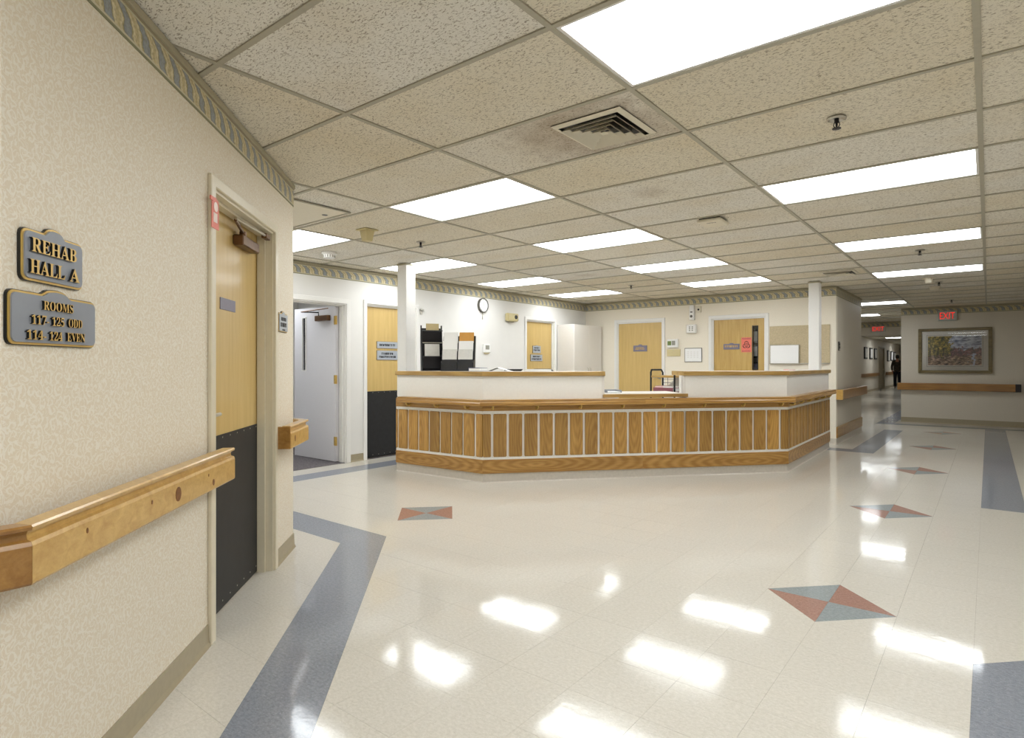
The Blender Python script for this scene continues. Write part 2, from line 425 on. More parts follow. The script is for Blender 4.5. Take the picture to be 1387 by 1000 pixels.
# ------------------------------------------------------------------ mesh helpers
class MB:
    def __init__(s):
        s.bm = bmesh.new()
    def _add(s, vs, fs):
        v = [s.bm.verts.new(p) for p in vs]
        for f in fs:
            try: s.bm.faces.new([v[i] for i in f])
            except ValueError: pass
        return v
    def box(s, x0, x1, y0, y1, z0, z1):
        s._add([(x0, y0, z0), (x1, y0, z0), (x1, y1, z0), (x0, y1, z0), (x0, y0, z1), (x1, y0, z1), (x1, y1, z1), (x0, y1, z1)],
               [(0, 3, 2, 1), (4, 5, 6, 7), (0, 1, 5, 4), (1, 2, 6, 5), (2, 3, 7, 6), (3, 0, 4, 7)])
        return s
    def prism(s, poly, a, b, axis='z'):
        n = len(poly)
        if axis == 'z': f = lambda p, h: (p[0], p[1], h)
        elif axis == 'y': f = lambda p, h: (p[0], h, p[1])
        else: f = lambda p, h: (h, p[0], p[1])
        s._add([f(p, a) for p in poly] + [f(p, b) for p in poly],
               [tuple(range(n))[::-1], tuple(range(n, 2 * n))] + [(i, (i + 1) % n, n + (i + 1) % n, n + i) for i in range(n)])
        return s
    def cyl(s, p0, p1, r, n=12, r2=None):
        return s.tube([p0, p1], [r, r if r2 is None else r2], n)
    def tube(s, pts, r, n=10, closed=False):
        pts = [Vector(p) for p in pts]
        rs = r if isinstance(r, (list, tuple)) else [r] * len(pts)
        rings = []
        m = len(pts)
        up = None
        for i, p in enumerate(pts):
            if closed: d = (pts[(i + 1) % m] - pts[i - 1]).normalized()
            else: d = (pts[min(i + 1, m - 1)] - pts[max(i - 1, 0)]).normalized()
            if up is None: up = Vector((0, 0, 1)) if abs(d.z) < .9 else Vector((1, 0, 0))
            a = d.cross(up).normalized()
            b = a.cross(d).normalized()
            up = b
            rings.append([s.bm.verts.new(p + (a * math.cos(2 * PI * k / n) + b * math.sin(2 * PI * k / n)) * rs[i]) for k in range(n)])
        for i in range(m if closed else m - 1):
            A, B = rings[i], rings[(i + 1) % m]
            for k in range(n):
                s.bm.faces.new((A[k], A[(k + 1) % n], B[(k + 1) % n], B[k]))
        if not closed:
            s.bm.faces.new(rings[0][::-1]); s.bm.faces.new(rings[-1])
        return s
    def lathe(s, prof, n=20, c=(0, 0, 0), axis='z'):
        rings = []
        for r, h in prof:
            if axis == 'z': f = lambda a: (c[0] + r * math.cos(a), c[1] + r * math.sin(a), c[2] + h)
            else: f = lambda a: (c[0] + r * math.cos(a), c[1] + h, c[2] + r * math.sin(a))
            rings.append([s.bm.verts.new(f(2 * PI * k / n)) for k in range(n)] if r > 1e-6 else [s.bm.verts.new(f(0))])
        for A, B in zip(rings, rings[1:]):
            for k in range(n):
                vs_ = [A[k % len(A)], A[(k + 1) % len(A)], B[(k + 1) % len(B)], B[k % len(B)]]
                u = []
                for q in vs_:
                    if q not in u: u.append(q)
                if len(u) > 2:
                    try: s.bm.faces.new(u)
                    except ValueError: pass
        return s
    def sweep(s, path, prof):
        """profile (o, z) carried along an xy path; o grows to the right of travel"""
        n = len(path)
        P = [Vector((p[0], p[1])) for p in path]
        rings = []
        for i in range(n):
            def nr(a, b):
                d = (b - a).normalized()
                return Vector((d.y, -d.x))
            if i == 0: m = nr(P[0], P[1])
            elif i == n - 1: m = nr(P[-2], P[-1])
            else:
                a, b = nr(P[i - 1], P[i]), nr(P[i], P[i + 1])
                m = (a + b).normalized()
                m = m / max(.3, m.dot(a))
            rings.append([s.bm.verts.new((P[i].x + m.x * o, P[i].y + m.y * o, z)) for o, z in prof])
        k = len(prof)
        for A, B in zip(rings, rings[1:]):
            for j in range(k):
                s.bm.faces.new((A[j], A[(j + 1) % k], B[(j + 1) % k], B[j]))
        s.bm.faces.new(rings[0][::-1]); s.bm.faces.new(rings[-1])
        return s
    def build(s, name, mat, parent=None, loc=(0, 0, 0), rotz=0, bevel=0, smooth=False, seg=1):
        bmesh.ops.recalc_face_normals(s.bm, faces=s.bm.faces)
        if bevel:
            es = [e for e in s.bm.edges if len(e.link_faces) == 2 and e.calc_face_angle(0) > .5]
            bmesh.ops.bevel(s.bm, geom=es, offset=bevel, segments=seg, affect='EDGES', clamp_overlap=True)
        me = bpy.data.meshes.new(name)
        s.bm.to_mesh(me); s.bm.free()
        me.materials.append(mat if not isinstance(mat, str) else M[mat])
        if smooth:
            for p in me.polygons: p.use_smooth = True
            try: me.set_sharp_from_angle(angle=.7)
            except Exception: pass
        o = bpy.data.objects.new(name, me)
        COL.objects.link(o)
        o.location = loc; o.rotation_euler = (0, 0, rotz)
        if parent: o.parent = parent
        return o

def link_mesh(name, me, parent=None, loc=(0, 0, 0), rotz=0):
    o = bpy.data.objects.new(name, me)
    COL.objects.link(o)
    o.location = loc; o.rotation_euler = (0, 0, rotz)
    if parent: o.parent = parent
    return o

def thing(name, label, cat, loc=(0, 0, 0), rotz=0, group=None):
    o = bpy.data.objects.new(name, None)
    o.empty_display_size = .1
    COL.objects.link(o)
    o.location = loc; o.rotation_euler = (0, 0, rotz)
    o['label'] = label; o['category'] = cat
    if group: o['group'] = group
    return o
def tag(o, label, cat, group=None):
    o['label'] = label; o['category'] = cat
    if group: o['group'] = group
    return o
def structure(name, loc=(0, 0, 0), rotz=0):
    o = bpy.data.objects.new(name, None)
    o.empty_display_size = .1
    COL.objects.link(o)
    o.location = loc; o.rotation_euler = (0, 0, rotz); o['kind'] = 'structure'
    return o
def struct(o):
    o['kind'] = 'structure'
    return o
def dup(root, loc, rotz, label, group=None):
    r = root.copy(); COL.objects.link(r)
    r.location = loc; r.rotation_euler = (0, 0, rotz); r['label'] = label
    if group: r['group'] = group
    for ch in list(root.children):
        c = ch.copy(); COL.objects.link(c); c.parent = r
        for g in ch.children:
            d = g.copy(); COL.objects.link(d); d.parent = c
    return r

SERIF = {}
def serif(s):
    o = ''
    for c in s:
        if 'A' <= c <= 'Z': o += chr(0x1D400 + ord(c) - 65)
        elif '0' <= c <= '9': o += chr(0x1D7CE + ord(c) - 48)
        else: o += c
    return o
def text_obj(name, s, width, height, depth, mats, parent, loc, use_serif=True):
    """raised lettering, front toward local -y, centred on loc; mats = (front, sides)"""
    c = bpy.data.curves.new(name, 'FONT')
    c.body = serif(s) if use_serif else s
    c.size = 1; c.extrude = .5; c.resolution_u = 3
    t = bpy.data.objects.new(name, c)
    me = bpy.data.meshes.new_from_object(t)
    bpy.data.objects.remove(t); bpy.data.curves.remove(c)
    xs = [v.co.x for v in me.vertices]; ys = [v.co.y for v in me.vertices]
    x0, x1, y0, y1 = min(xs), max(xs), min(ys), max(ys)
    for v in me.vertices:
        x, y, z = v.co
        v.co = ((x - (x0 + x1) / 2) / (x1 - x0) * width, -(z + .5) * depth, (y - (y0 + y1) / 2) / (y1 - y0) * height)
    me.materials.clear()
    for m in mats: me.materials.append(M[m])
    me.update()
    for p in me.polygons:
        p.material_index = 0 if p.normal.y < -.7 or len(mats) == 1 else 1
        p.use_smooth = False
    return link_mesh(name, me, parent, loc)

# wall frames: local x = viewer's right, local y = into the wall, z up
class Wall:
    def __init__(s, origin, rotz):
        s.o = Vector((origin[0], origin[1])); s.r = rotz
        s.t = Vector((math.cos(rotz), math.sin(rotz))); s.n = Vector((math.sin(rotz), -math.cos(rotz)))
    def at(s, x, o=0, z=0):
        p = s.o + s.t * x + s.n * o
        return (p.x, p.y, z)
LEFTN = Vector((S2, S2)); LEFTT = Vector((-S2, S2)); CW = -1.06
def lp(s_, o=0):
    p = LEFTN * (CW + o) + LEFTT * s_
    return (p.x, p.y)
W_LEFT = Wall(lp(0), math.radians(135))          # x = s
W_NURSE = Wall((-6.4, 0), PI / 2)                # x = world y
W_BACK = Wall((0, 10.2), 0)                      # x = world x
W_CORR = Wall((-1.86, 0), PI / 2)
W_FAR = Wall((0, 15.2), 0)
W_HALL = Wall((-4.3, 0), PI / 2)

WT = .12
def wall(name, wl, x0, x1, mat, openings=(), thick=WT, z1=CEIL - .004, mats=None):
    m = MB()
    x = x0
    for a, b, h in sorted(openings):
        m.box(x, a, 0, thick, 0, z1)
        m.box(a, b, 0, thick, h, z1)
        x = b
    m.box(x, x1, 0, thick, 0, z1)
    return struct(m.build(name, mat, None, (wl.o.x, wl.o.y, 0), wl.r))

def border(idx, wl, x0, x1, mat='border'):
    o = MB().box(x0, x1, -.003, .0, 0, .118).build('trim_%d' % idx, mat, None, (wl.o.x, wl.o.y, CEIL - .150), wl.r)
    struct(o)
    MB().box(x0, x1, -.014, 0, .120, .146).build('ceiling_angle', 'angle', o, bevel=.002)
    MB().box(x0, x1, -.006, 0, .112, .119).build('bead', 'cove', o)
    return o
BASEN = [0]
def baseboard(side, wl, spans, mat='cove', h=.095):
    m = MB()
    for a, b in spans:
        m.prism([(-.004, h), (-.007, .02), (-.016, 0), (0, 0), (0, h)], a, b, 'x')
    return struct(m.build('baseboard_' + side, mat, None, (wl.o.x, wl.o.y, 0), wl.r))

# ------------------------------------------------------------------ structure: walls
SC_LEFT = 4.214
C_NEAR = lp(1.566)
C_FARL = lp(SC_LEFT)
wall('wall_left', W_LEFT, 1.566, SC_LEFT, 'paper', [(2.83, 3.75, 2.03)])
W_NEAR = Wall((C_NEAR[0], 0), PI / 2)
wall('wall_near', W_NEAR, -3.2, C_NEAR[1], 'paper')
W_ALC = Wall((C_FARL[0], C_FARL[1]), PI)
wall('wall_alcove', W_ALC, 0, 2.68, 'cream_wall')
wall('wall_nurse', W_NURSE, C_FARL[1] - .12, 10.32, 'white_wall', [(3.60, 4.55, 2.0), (4.86, 5.71, 2.03), (8.25, 9.1, 2.03)])
wall('wall_back', W_BACK, -6.4, -1.86, 'cream_wall', [(-5.69, -4.74, 2.05), (-3.82, -2.91, 2.04)])
wall('wall_corridor', W_CORR, 10.2 + WT, 12.5, 'far_wall')
W_HEND = Wall((-1.86, 12.5), PI)
wall('wall_cross', W_HEND, .12, 4.2, 'far_wall')
wall('wall_far', W_FAR, -1.5, 3.2, 'far_wall')
W_FSIDE = Wall((-1.5, 0), -PI / 2)
wall('wall_passage', W_FSIDE, -45, -15.2 - WT, 'far_wall')
wall('wall_hall', W_HALL, 19.6, 45, 'far_wall', [(34.0, 36.0, 2.1)])
W_HN = Wall((0, 19.6), 0)
wall('wall_north', W_HN, -6.2, -4.3 - WT, 'far_wall')
wall('wall_end', Wall((0, 45), 0), -4.4, -1.4, 'far_wall')
wall('wall_west', Wall((-6.06, 0), PI / 2), 12.62, 19.6, 'far_wall')
wall('wall_right', Wall((3.2, 0), -PI / 2), -15.2, 3.2, 'far_wall')
wall('wall_rear', Wall((0, -3.2), PI), -3.2, 1.86, 'far_wall')
# header across the far corridor mouth
hd = struct(MB().box(-4.3, -1.5, 19.6, 19.8, 2.07, CEIL - .004).build('wall_header', 'far_wall'))
# little carpeted room behind the open white door
wall('wall_office', Wall((-9.2, 0), PI / 2), 2.7, 5.6, 'white_wall')
wall('wall_office_side', Wall((0, 5.6), 0), -9.2, -6.52, 'white_wall')
wall('wall_office_near', Wall((0, 2.7), PI), 6.52, 9.2, 'white_wall')
struct(MB().box(-9.2, -6.40, 2.7, 5.6, -.003, .004).build('floor_carpet', 'carpet'))
struct(MB().box(-9.4, -6.52, 2.6, 5.7, CEIL, CEIL + .05).build('ceiling_office', 'ceil_plain'))
# closets behind the shut doors keep them from opening on the void
struct(MB().box(-6.9, -6.85, 4.8, 9.3, 0, 2.3).build('wall_closet', 'white_wall'))
struct(MB().box(-5.9, -2.7, 10.65, 10.7, 0, 2.3).build('wall_store', 'far_wall'))
struct(MB().box(-4.85, -4.8, 33.8, 36.2, 0, 2.3).build('wall_hall_room', 'far_wall'))

border(1, W_LEFT, 1.566, SC_LEFT + .001)
border(2, W_NURSE, C_FARL[1], 10.2)
border(3, W_BACK, -6.4, -1.857)
border(4, W_CORR, 10.2, 12.5)
border(5, W_FAR, -1.5, 3.2)
border(6, W_HN, -6.0, -1.5)
border(7, W_ALC, 0, 2.67)
border(8, W_NEAR, -3.2, C_NEAR[1])
baseboard('left', W_LEFT, [(1.566, 2.78), (3.80, SC_LEFT + .01)])
baseboard('near', W_NEAR, [(-3.2, C_NEAR[1])])
baseboard('alcove', W_ALC, [(0, 2.67)])
baseboard('nurse', W_NURSE, [(2.3, 3.54), (4.61, 4.81), (5.76, 8.2)])
baseboard('back', W_BACK, [(-6.0, -5.75), (-4.68, -3.88), (-2.85, -1.86)], 'desk_cove')
baseboard('corridor', W_CORR, [(10.2, 12.5)], 'desk_cove', .10)
struct(MB().box(10.2, 12.5, -.02, 0, .105, .275).build('trim_9', 'oak_h', None, (-1.86, 0, 0), PI / 2, bevel=.003))
baseboard('far', W_FAR, [(-1.5, 3.2)], 'cove', .11)
baseboard('hall', W_HALL, [(19.6, 33.9), (36.1, 45)], 'cove', .11)

# ------------------------------------------------------------------ floor: slab, vinyl tiles, inlaid strips and diamonds
floor = struct(MB().box(-6.5, 3.3, -3.3, 45.1, -.08, -.004).build('floor', 'joint'))
T = .3048
GX, GY = -.05, 3.419 - 30 * T
def clip(poly, a, b, c):
    """keep the part of a convex polygon where a*x+b*y <= c"""
    out = []
    n = len(poly)
    for i in range(n):
        p, q = poly[i], poly[(i + 1) % n]
        dp, dq = a * p[0] + b * p[1] - c, a * q[0] + b * q[1] - c
        if dp <= 0: out.append(p)
        if dp * dq < 0:
            k = dp / (dp - dq)
            out.append((p[0] + (q[0] - p[0]) * k, p[1] + (q[1] - p[1]) * k))
    return out
def area(p):
    return abs(sum(p[i][0] * p[(i + 1) % len(p)][1] - p[(i + 1) % len(p)][0] * p[i][1] for i in range(len(p)))) / 2 if len(p) > 2 else 0
def ccw(p):
    s_ = sum(p[i][0] * p[(i + 1) % len(p)][1] - p[(i + 1) % len(p)][0] * p[i][1] for i in range(len(p)))
    return p if s_ > 0 else p[::-1]
def halfplanes(c):
    c = ccw(c)
    r = []
    for i in range(len(c)):
        (x0, y0), (x1, y1) = c[i], c[(i + 1) % len(c)]
        dx, dy = x1 - x0, y1 - y0
        L = math.hypot(dx, dy)
        if L < 1e-6: continue
        a, b = dy / L, -dx / L
        r.append((a, b, a * x0 + b * y0))
    return r
def subtract(poly, c):
    hp = halfplanes(c)
    out = []
    rest = poly
    for a, b, k in hp:
        o_ = clip(rest, -a, -b, -k)
        if area(o_) > 2e-5: out.append(o_)
        rest = clip(rest, a, b, k)
        if area(rest) < 2e-5: break
    else:
        return out, True
    return out, False
def inset(poly, d):
    """shrink a convex polygon by d so a joint shows"""
    p = ccw(poly)
    for a, b, k in halfplanes(p):
        p = clip(p, a, b, k - d)
        if len(p) < 3: return []
    return p

strips = []       # convex outlines of the blue-grey strips
def strip(p0, p1, p2, p3): strips.append(ccw([p0, p1, p2, p3]))
# along the left diagonal wall, then turning into the alcove
ia, oa = CW + .30, CW + .60
def dg(o_, s_): return ((o_ - s_) * S2, (o_ + s_) * S2)
yA, yB = 2.480, 2.780
sI = yA / S2 - ia; sO = yB / S2 - oa           # diag lines meeting the turn
strip(dg(ia, 1.0), dg(oa, .85), dg(oa, sO), dg(ia, sI))
strip(dg(ia, sI), dg(oa, sO), (-5.80, yB), (-6.10, yA))
strip((-6.10, yA), (-5.80, yB), (-5.80, 9.5 + T), (-6.10, 9.5 + T))
# near the corridor pilaster
yP = GY + T * 50; xP = GX - T * 5
strip((-3.2, yP), (xP, yP), (xP, yP + T), (-3.2, yP + T))
strip((xP, yP), (xP + T, yP), (xP + T, yP + 12 * T), (xP, yP + 12 * T))
yQ = GY + T * 66
strip((xP - T, yQ), (xP, yQ), (xP, yQ + 17 * T), (xP - T, yQ + 17 * T))
strip((xP, yQ), (3.1, yQ), (3.1, yQ + T), (xP, yQ + T))
# right-hand strips
yE = 6.57
strip((GX, GY + T * 40), (GX + T, GY + T * 40), (GX + T, yQ), (GX, yQ))
yN = 3.07
strip((GX, -3.1), (GX + T, -3.1), (GX + T, yN + T - .18), (GX, yN))
strip((GX, yN), (GX + T, yN + T - .18), (2.6, yN + T - .18 + 2.6 - GX - T), (2.6, yN + 2.6 - GX))
dia = []
for (cx, cy) in [(GX - 2 * T, 3.419 + 8 * T * k) for k in range(-1, 5)] + [(GX - 12 * T, 3.419)]:
    dia.append((cx, cy))
def diapoly(c): return ccw([(c[0], c[1] + T), (c[0] - T, c[1]), (c[0], c[1] - T), (c[0] + T, c[1])])

JT = .00035
TT = .003
def slab_mesh(name, poly, mat, z1=0.):
    cx = sum(p[0] for p in poly) / len(poly); cy = sum(p[1] for p in poly) / len(poly)
    q = [(p[0] - cx, p[1] - cy) for p in poly]
    n = len(q)
    me = bpy.data.meshes.new(name)
    me.from_pydata([(x, y, z1) for x, y in q] + [(x, y, z1 - TT) for x, y in q], [],
                   [tuple(range(n))] + [(i, n + i, n + (i + 1) % n, (i + 1) % n) for i in range(n)])
    me.materials.append(M[mat]); me.update()
    return me, (cx, cy, 0)
fy, fx = (-math.sin(YAW), math.cos(YAW)), (math.cos(YAW), math.sin(YAW))
def seen(x, y, z=0):
    """None if outside the view, else apparent size factor 1/d^2-ish"""
    d = fy[0] * x + fy[1] * y
    if d < .3: return None
    u = 714.7 + 808.4 * (fx[0] * x + fx[1] * y) / d
    v = 494.4 - 808.4 * (z - H) / d
    if u < -60 or u > 1450 or v < -60 or v > 1080: return None
    return abs(z - H) / d ** 3
def outside(x, y):
    if x + y < -1.499 - .6 and y < 2.0: return True
    if x < -3.7 and y < 2.0: return True
    if x < -2.0 and 10.5 < y < 12.4: return True
    if x > -1.4 and y > 15.35: return True
    if x < -4.45 and y > 19.7: return True
    return False
cells = []
for i in range(-21, 11):
    for j in range(0, 160):
        x0, y0 = GX + i * T, GY + j * T
        x1, y1 = x0 + T, y0 + T
        if x0 < -6.45: x0 = -6.4
        if y0 < -3.25 or x1 > 3.3 or x1 < -6.3 or y1 > 45: continue
        cx, cy = (x0 + x1) / 2, (y0 + y1) / 2
        if outside(cx, cy): continue
        polys = [ccw([(x0, y0), (x1, y0), (x1, y1), (x0, y1)])]
        for c in strips + [diapoly(d) for d in dia]:
            nxt = []
            for p in polys:
                r, hit = subtract(p, c)
                nxt += r if hit else [p]
            polys = nxt
        full = len(polys) == 1 and abs(area(polys[0]) - T * T) < 1e-6
        for p in polys:
            sc_ = seen(cx, cy)
            cells.append((-(sc_ or 0) * area(p), full, p))
cells.sort(key=lambda q: q[0])
full_me = None
verts, faces = [], []
cnt = 0
for k, (sc_, full, p) in enumerate(cells):
    q = inset(p, JT)
    if len(q) < 3: continue
    if cnt < 290 and sc_ < 0:
        cnt += 1
        if full:
            if full_me is None:
                full_me, _ = slab_mesh('floor_tile', q, 'tile')
            cx = sum(a[0] for a in q) / len(q); cy = sum(a[1] for a in q) / len(q)
            link_mesh('floor_tile', full_me, floor, (cx, cy, 0))
        else:
            me, loc = slab_mesh('floor_tile', q, 'tile')
            link_mesh('floor_tile', me, floor, loc)
    else:
        n = len(q); b0 = len(verts)
        verts += [(x, y, 0) for x, y in q] + [(x, y, -TT) for x, y in q]
        faces += [tuple(range(b0, b0 + n))] + [(b0 + i, b0 + n + i, b0 + n + (i + 1) % n, b0 + (i + 1) % n) for i in range(n)]
me = bpy.data.meshes.new('floor_tiling')
me.from_pydata(verts, [], faces); me.materials.append(M['tile']); me.update()
o = link_mesh('floor_tiling', me, floor)
o['kind'] = 'stuff'
# strip tiles, one per foot
for st in strips:
    p0, p1, p2, p3 = st
    e = max(((st[i], st[(i + 1) % 4]) for i in range(4)), key=lambda ab: math.dist(*ab))
    L = math.dist(*e)
    dx, dy = (e[1][0] - e[0][0]) / L, (e[1][1] - e[0][1]) / L
    a0 = min(dx * p[0] + dy * p[1] for p in st); a1 = max(dx * p[0] + dy * p[1] for p in st)
    n = max(1, round((a1 - a0) / T))
    for k in range(n):
        lo, hi = a0 + (a1 - a0) * k / n, a0 + (a1 - a0) * (k + 1) / n
        q = clip(clip(list(st), dx, dy, hi), -dx, -dy, -lo)
        if area(q) < 1e-4: continue
        q = inset(q, .0003)
        if len(q) < 3: continue
        cx = sum(a[0] for a in q) / len(q); cy = sum(a[1] for a in q) / len(q)
        if outside(cx, cy): continue
        me, loc = slab_mesh('strip_tile', q, 'blue')
        link_mesh('strip_tile', me, floor, loc)
for c in dia:
    P = [(c[0], c[1] + T), (c[0] - T, c[1]), (c[0], c[1] - T), (c[0] + T, c[1])]
    for k in range(4):
        q = inset([c, P[k], P[(k + 1) % 4]], .0003)
        me, loc = slab_mesh('diamond_tile', q, 'teal' if k % 2 == 0 else 'red')
        link_mesh('diamond_tile', me, floor, loc)

# ------------------------------------------------------------------ ceiling: slab, grid runners, boards, troffers
ceil = struct(MB().box(-6.6, 3.4, -3.4, 45.2, CEIL + .06, CEIL + .12).build('ceiling', 'plenum'))
CX0, CY0, TX, TY = -.033, 1.7585, 1.2192, .6096
lights = {(0, -2): 'lamp'}  # unseen light over the viewpoint, added to brighten the left wall
for a in [(-1, -4), (-1, 0), (-1, 4), (-1, 8), (-1, 12), (-3, 2), (-3, 5), (-3, 8), (-3, 11), (-5, 2), (-5, 5), (-5, 8), (-5, 11), (1, 2), (1, -4)]: lights[a] = 'lamp'  # right-hand pair unseen, added for brightness; rear one added for the left wall
lights[(-2, 19)] = 'lamp'
NJ0, NJ1 = -9, 71
boards = []
for i in range(-6, 3):
    for j in range(NJ0, NJ1):
        if (i, j) in lights: continue
        x0, x1, y0, y1 = CX0 + i * TX + .009, CX0 + (i + 1) * TX - .009, CY0 + j * TY + .009, CY0 + (j + 1) * TY - .009
        cx, cy = (x0 + x1) / 2, (y0 + y1) / 2
        corners = [(x0, y0), (x1, y0), (x1, y1), (x0, y1)]
        if all(outside(*c) for c in corners) or y1 < -3.3: continue
        if (i, j) == (-4, 24) : continue
        boards.append((-(seen(cx, cy, CEIL) or max([seen(*c, CEIL) or 0 for c in corners])), i, j, cx, cy))
boards.sort()
def board_mesh(name, mat):
    m = MB().box(-TX / 2 + .009, TX / 2 - .009, -TY / 2 + .009, TY / 2 - .009, 0, .014)
    bmesh.ops.recalc_face_normals(m.bm, faces=m.bm.faces)
    me = bpy.data.meshes.new(name); m.bm.to_mesh(me); m.bm.free()
    me.materials.append(M[mat]); return me
BMS = {k: board_mesh('ceiling_board', k) for k in ('ceil', 'ceil_soot', 'ceil_stain')}
special = {(-2, 1): 'ceil_soot', (-2, 3): 'ceil_stain', (-4, 8): 'ceil_stain'}
rest = MB()
for k, (sc_, i, j, cx, cy) in enumerate(boards):
    if sc_ < 0 and k < 290:
        link_mesh('ceiling_board', BMS[special.get((i, j), 'ceil')], ceil, (cx, cy, CEIL + .004))
    else:
        rest.box(cx - TX / 2 + .009, cx + TX / 2 - .009, cy - TY / 2 + .009, cy + TY / 2 - .009, CEIL, CEIL + .014)
o = rest.build('ceiling_boarding', 'ceil_plain', ceil)
o['kind'] = 'stuff'
for i in range(-6, 4):                       # main runners
    x = CX0 + i * TX
    y0 = -3.2
    if x < -1.86: y0 = max(-3.2, min(2.23, -1.499 - x)) if x > -3.73 else 2.23
    if x < -6.4 or x > 3.2: continue
    MB().box(x - .012, x + .012, y0, 19.6 if x < -4.4 else 45 if x < -1.5 else 15.2, CEIL - .003, CEIL + .03).build('grid_runner', 'tbar', ceil)
for j in range(NJ0 + 1, NJ1):                # cross tees
    y = CY0 + j * TY
    x0 = -6.4
    if y < 2.23: x0 = -1.86 if y < .35 else -1.499 - y
    if 10.2 < y < 12.5: x0 = -1.86
    if y > 12.5: x0 = -6.0
    if y > 19.6: x0 = -4.3
    MB().box(x0, 3.2 if y < 15.2 else -1.5, y - .012, y + .012, CEIL - .0026, CEIL + .029).build('grid_cross_tee', 'tbar', ceil)

def troffer(loc, label, mat):
    t = thing('ceiling_light', label, 'light', loc, 0, 'recessed fluorescent ceiling lights')
    m = MB()
    X, Y = TX / 2 - .013, TY / 2 - .013
    b = .014
    for q in ((-X, X, -Y, -Y + b), (-X, X, Y - b, Y), (-X, -X + b, -Y + b, Y - b), (X - b, X, -Y + b, Y - b)):
        m.box(*q, 0, .05)
    m.build('frame', 'white_trim', t)
    MB().box(-X + b, X - b, -Y + b, Y - b, .004, .009).build('diffuser', mat, t)
    MB().box(-X, X, -Y, Y, .05, .054).build('housing', 'white_trim', t)
    return t
LLAB = {(0, -2): 'unseen light added above and right of the viewpoint to brighten the left wall', (-1, -4): 'unseen ceiling light continuing the corridor row behind the viewpoint, added to light the left wall', (-1, 0): 'large glowing ceiling light at the top edge of the picture, nearest of all',
        (-1, 4): 'second long ceiling light down the corridor, just beyond the nearest sprinkler', (-1, 8): 'third ceiling light down the corridor side, before the small far sprinklers', (-1, 12): 'fourth ceiling light down the corridor side, near the far picture wall',
        (-3, 2): 'bright ceiling light above the front left of the desk, beyond the square vent', (-3, 5): 'ceiling light over the middle of the nurse desk, second of its row', (-3, 8): 'ceiling light third in the row over the desk, before the back doors', (-3, 11): 'ceiling light over the back wall, above the biohazard door',
        (-5, 2): 'ceiling light over the alcove, half hidden by the patterned left wall', (-5, 5): 'ceiling light partly hidden behind the left white column', (-5, 8): 'ceiling light along the white wall, just beyond the left column', (-5, 11): 'ceiling light in the back corner above the white cabinet',
        (1, 8): 'ceiling light off to the right, outside the picture', (1, 2): 'unseen light added off to the near right for brightness', (1, -4): 'unseen light added behind and right of the viewpoint for brightness', (-2, 19): 'thin far ceiling light beside the corridor pilaster'}
for (i, j), mt in lights.items():
    troffer((CX0 + (i + .5) * TX, CY0 + (j + .5) * TY, CEIL), LLAB[(i, j)], mt)
troffer((-2.08 - TX / 2, CY0 + 24.5 * TY, CEIL - .004), 'farthest ceiling light, just before the corridor header', 'lamp_far')
for k_, jj in enumerate((36, 48, 60)):
    troffer((CX0 - 2.5 * TX, CY0 + (jj + .5) * TY, CEIL - .004), ('first', 'second', 'third')[k_] + ' unseen light added to brighten the far passage beyond the header', 'lamp_far')  # unseen lights added so the passage and person are less dark
troffer((-7.9, 4.1, CEIL - .055), 'unseen ceiling light added inside the room behind the open white door', 'lamp_far')  # unseen lamp added to light the carpeted room

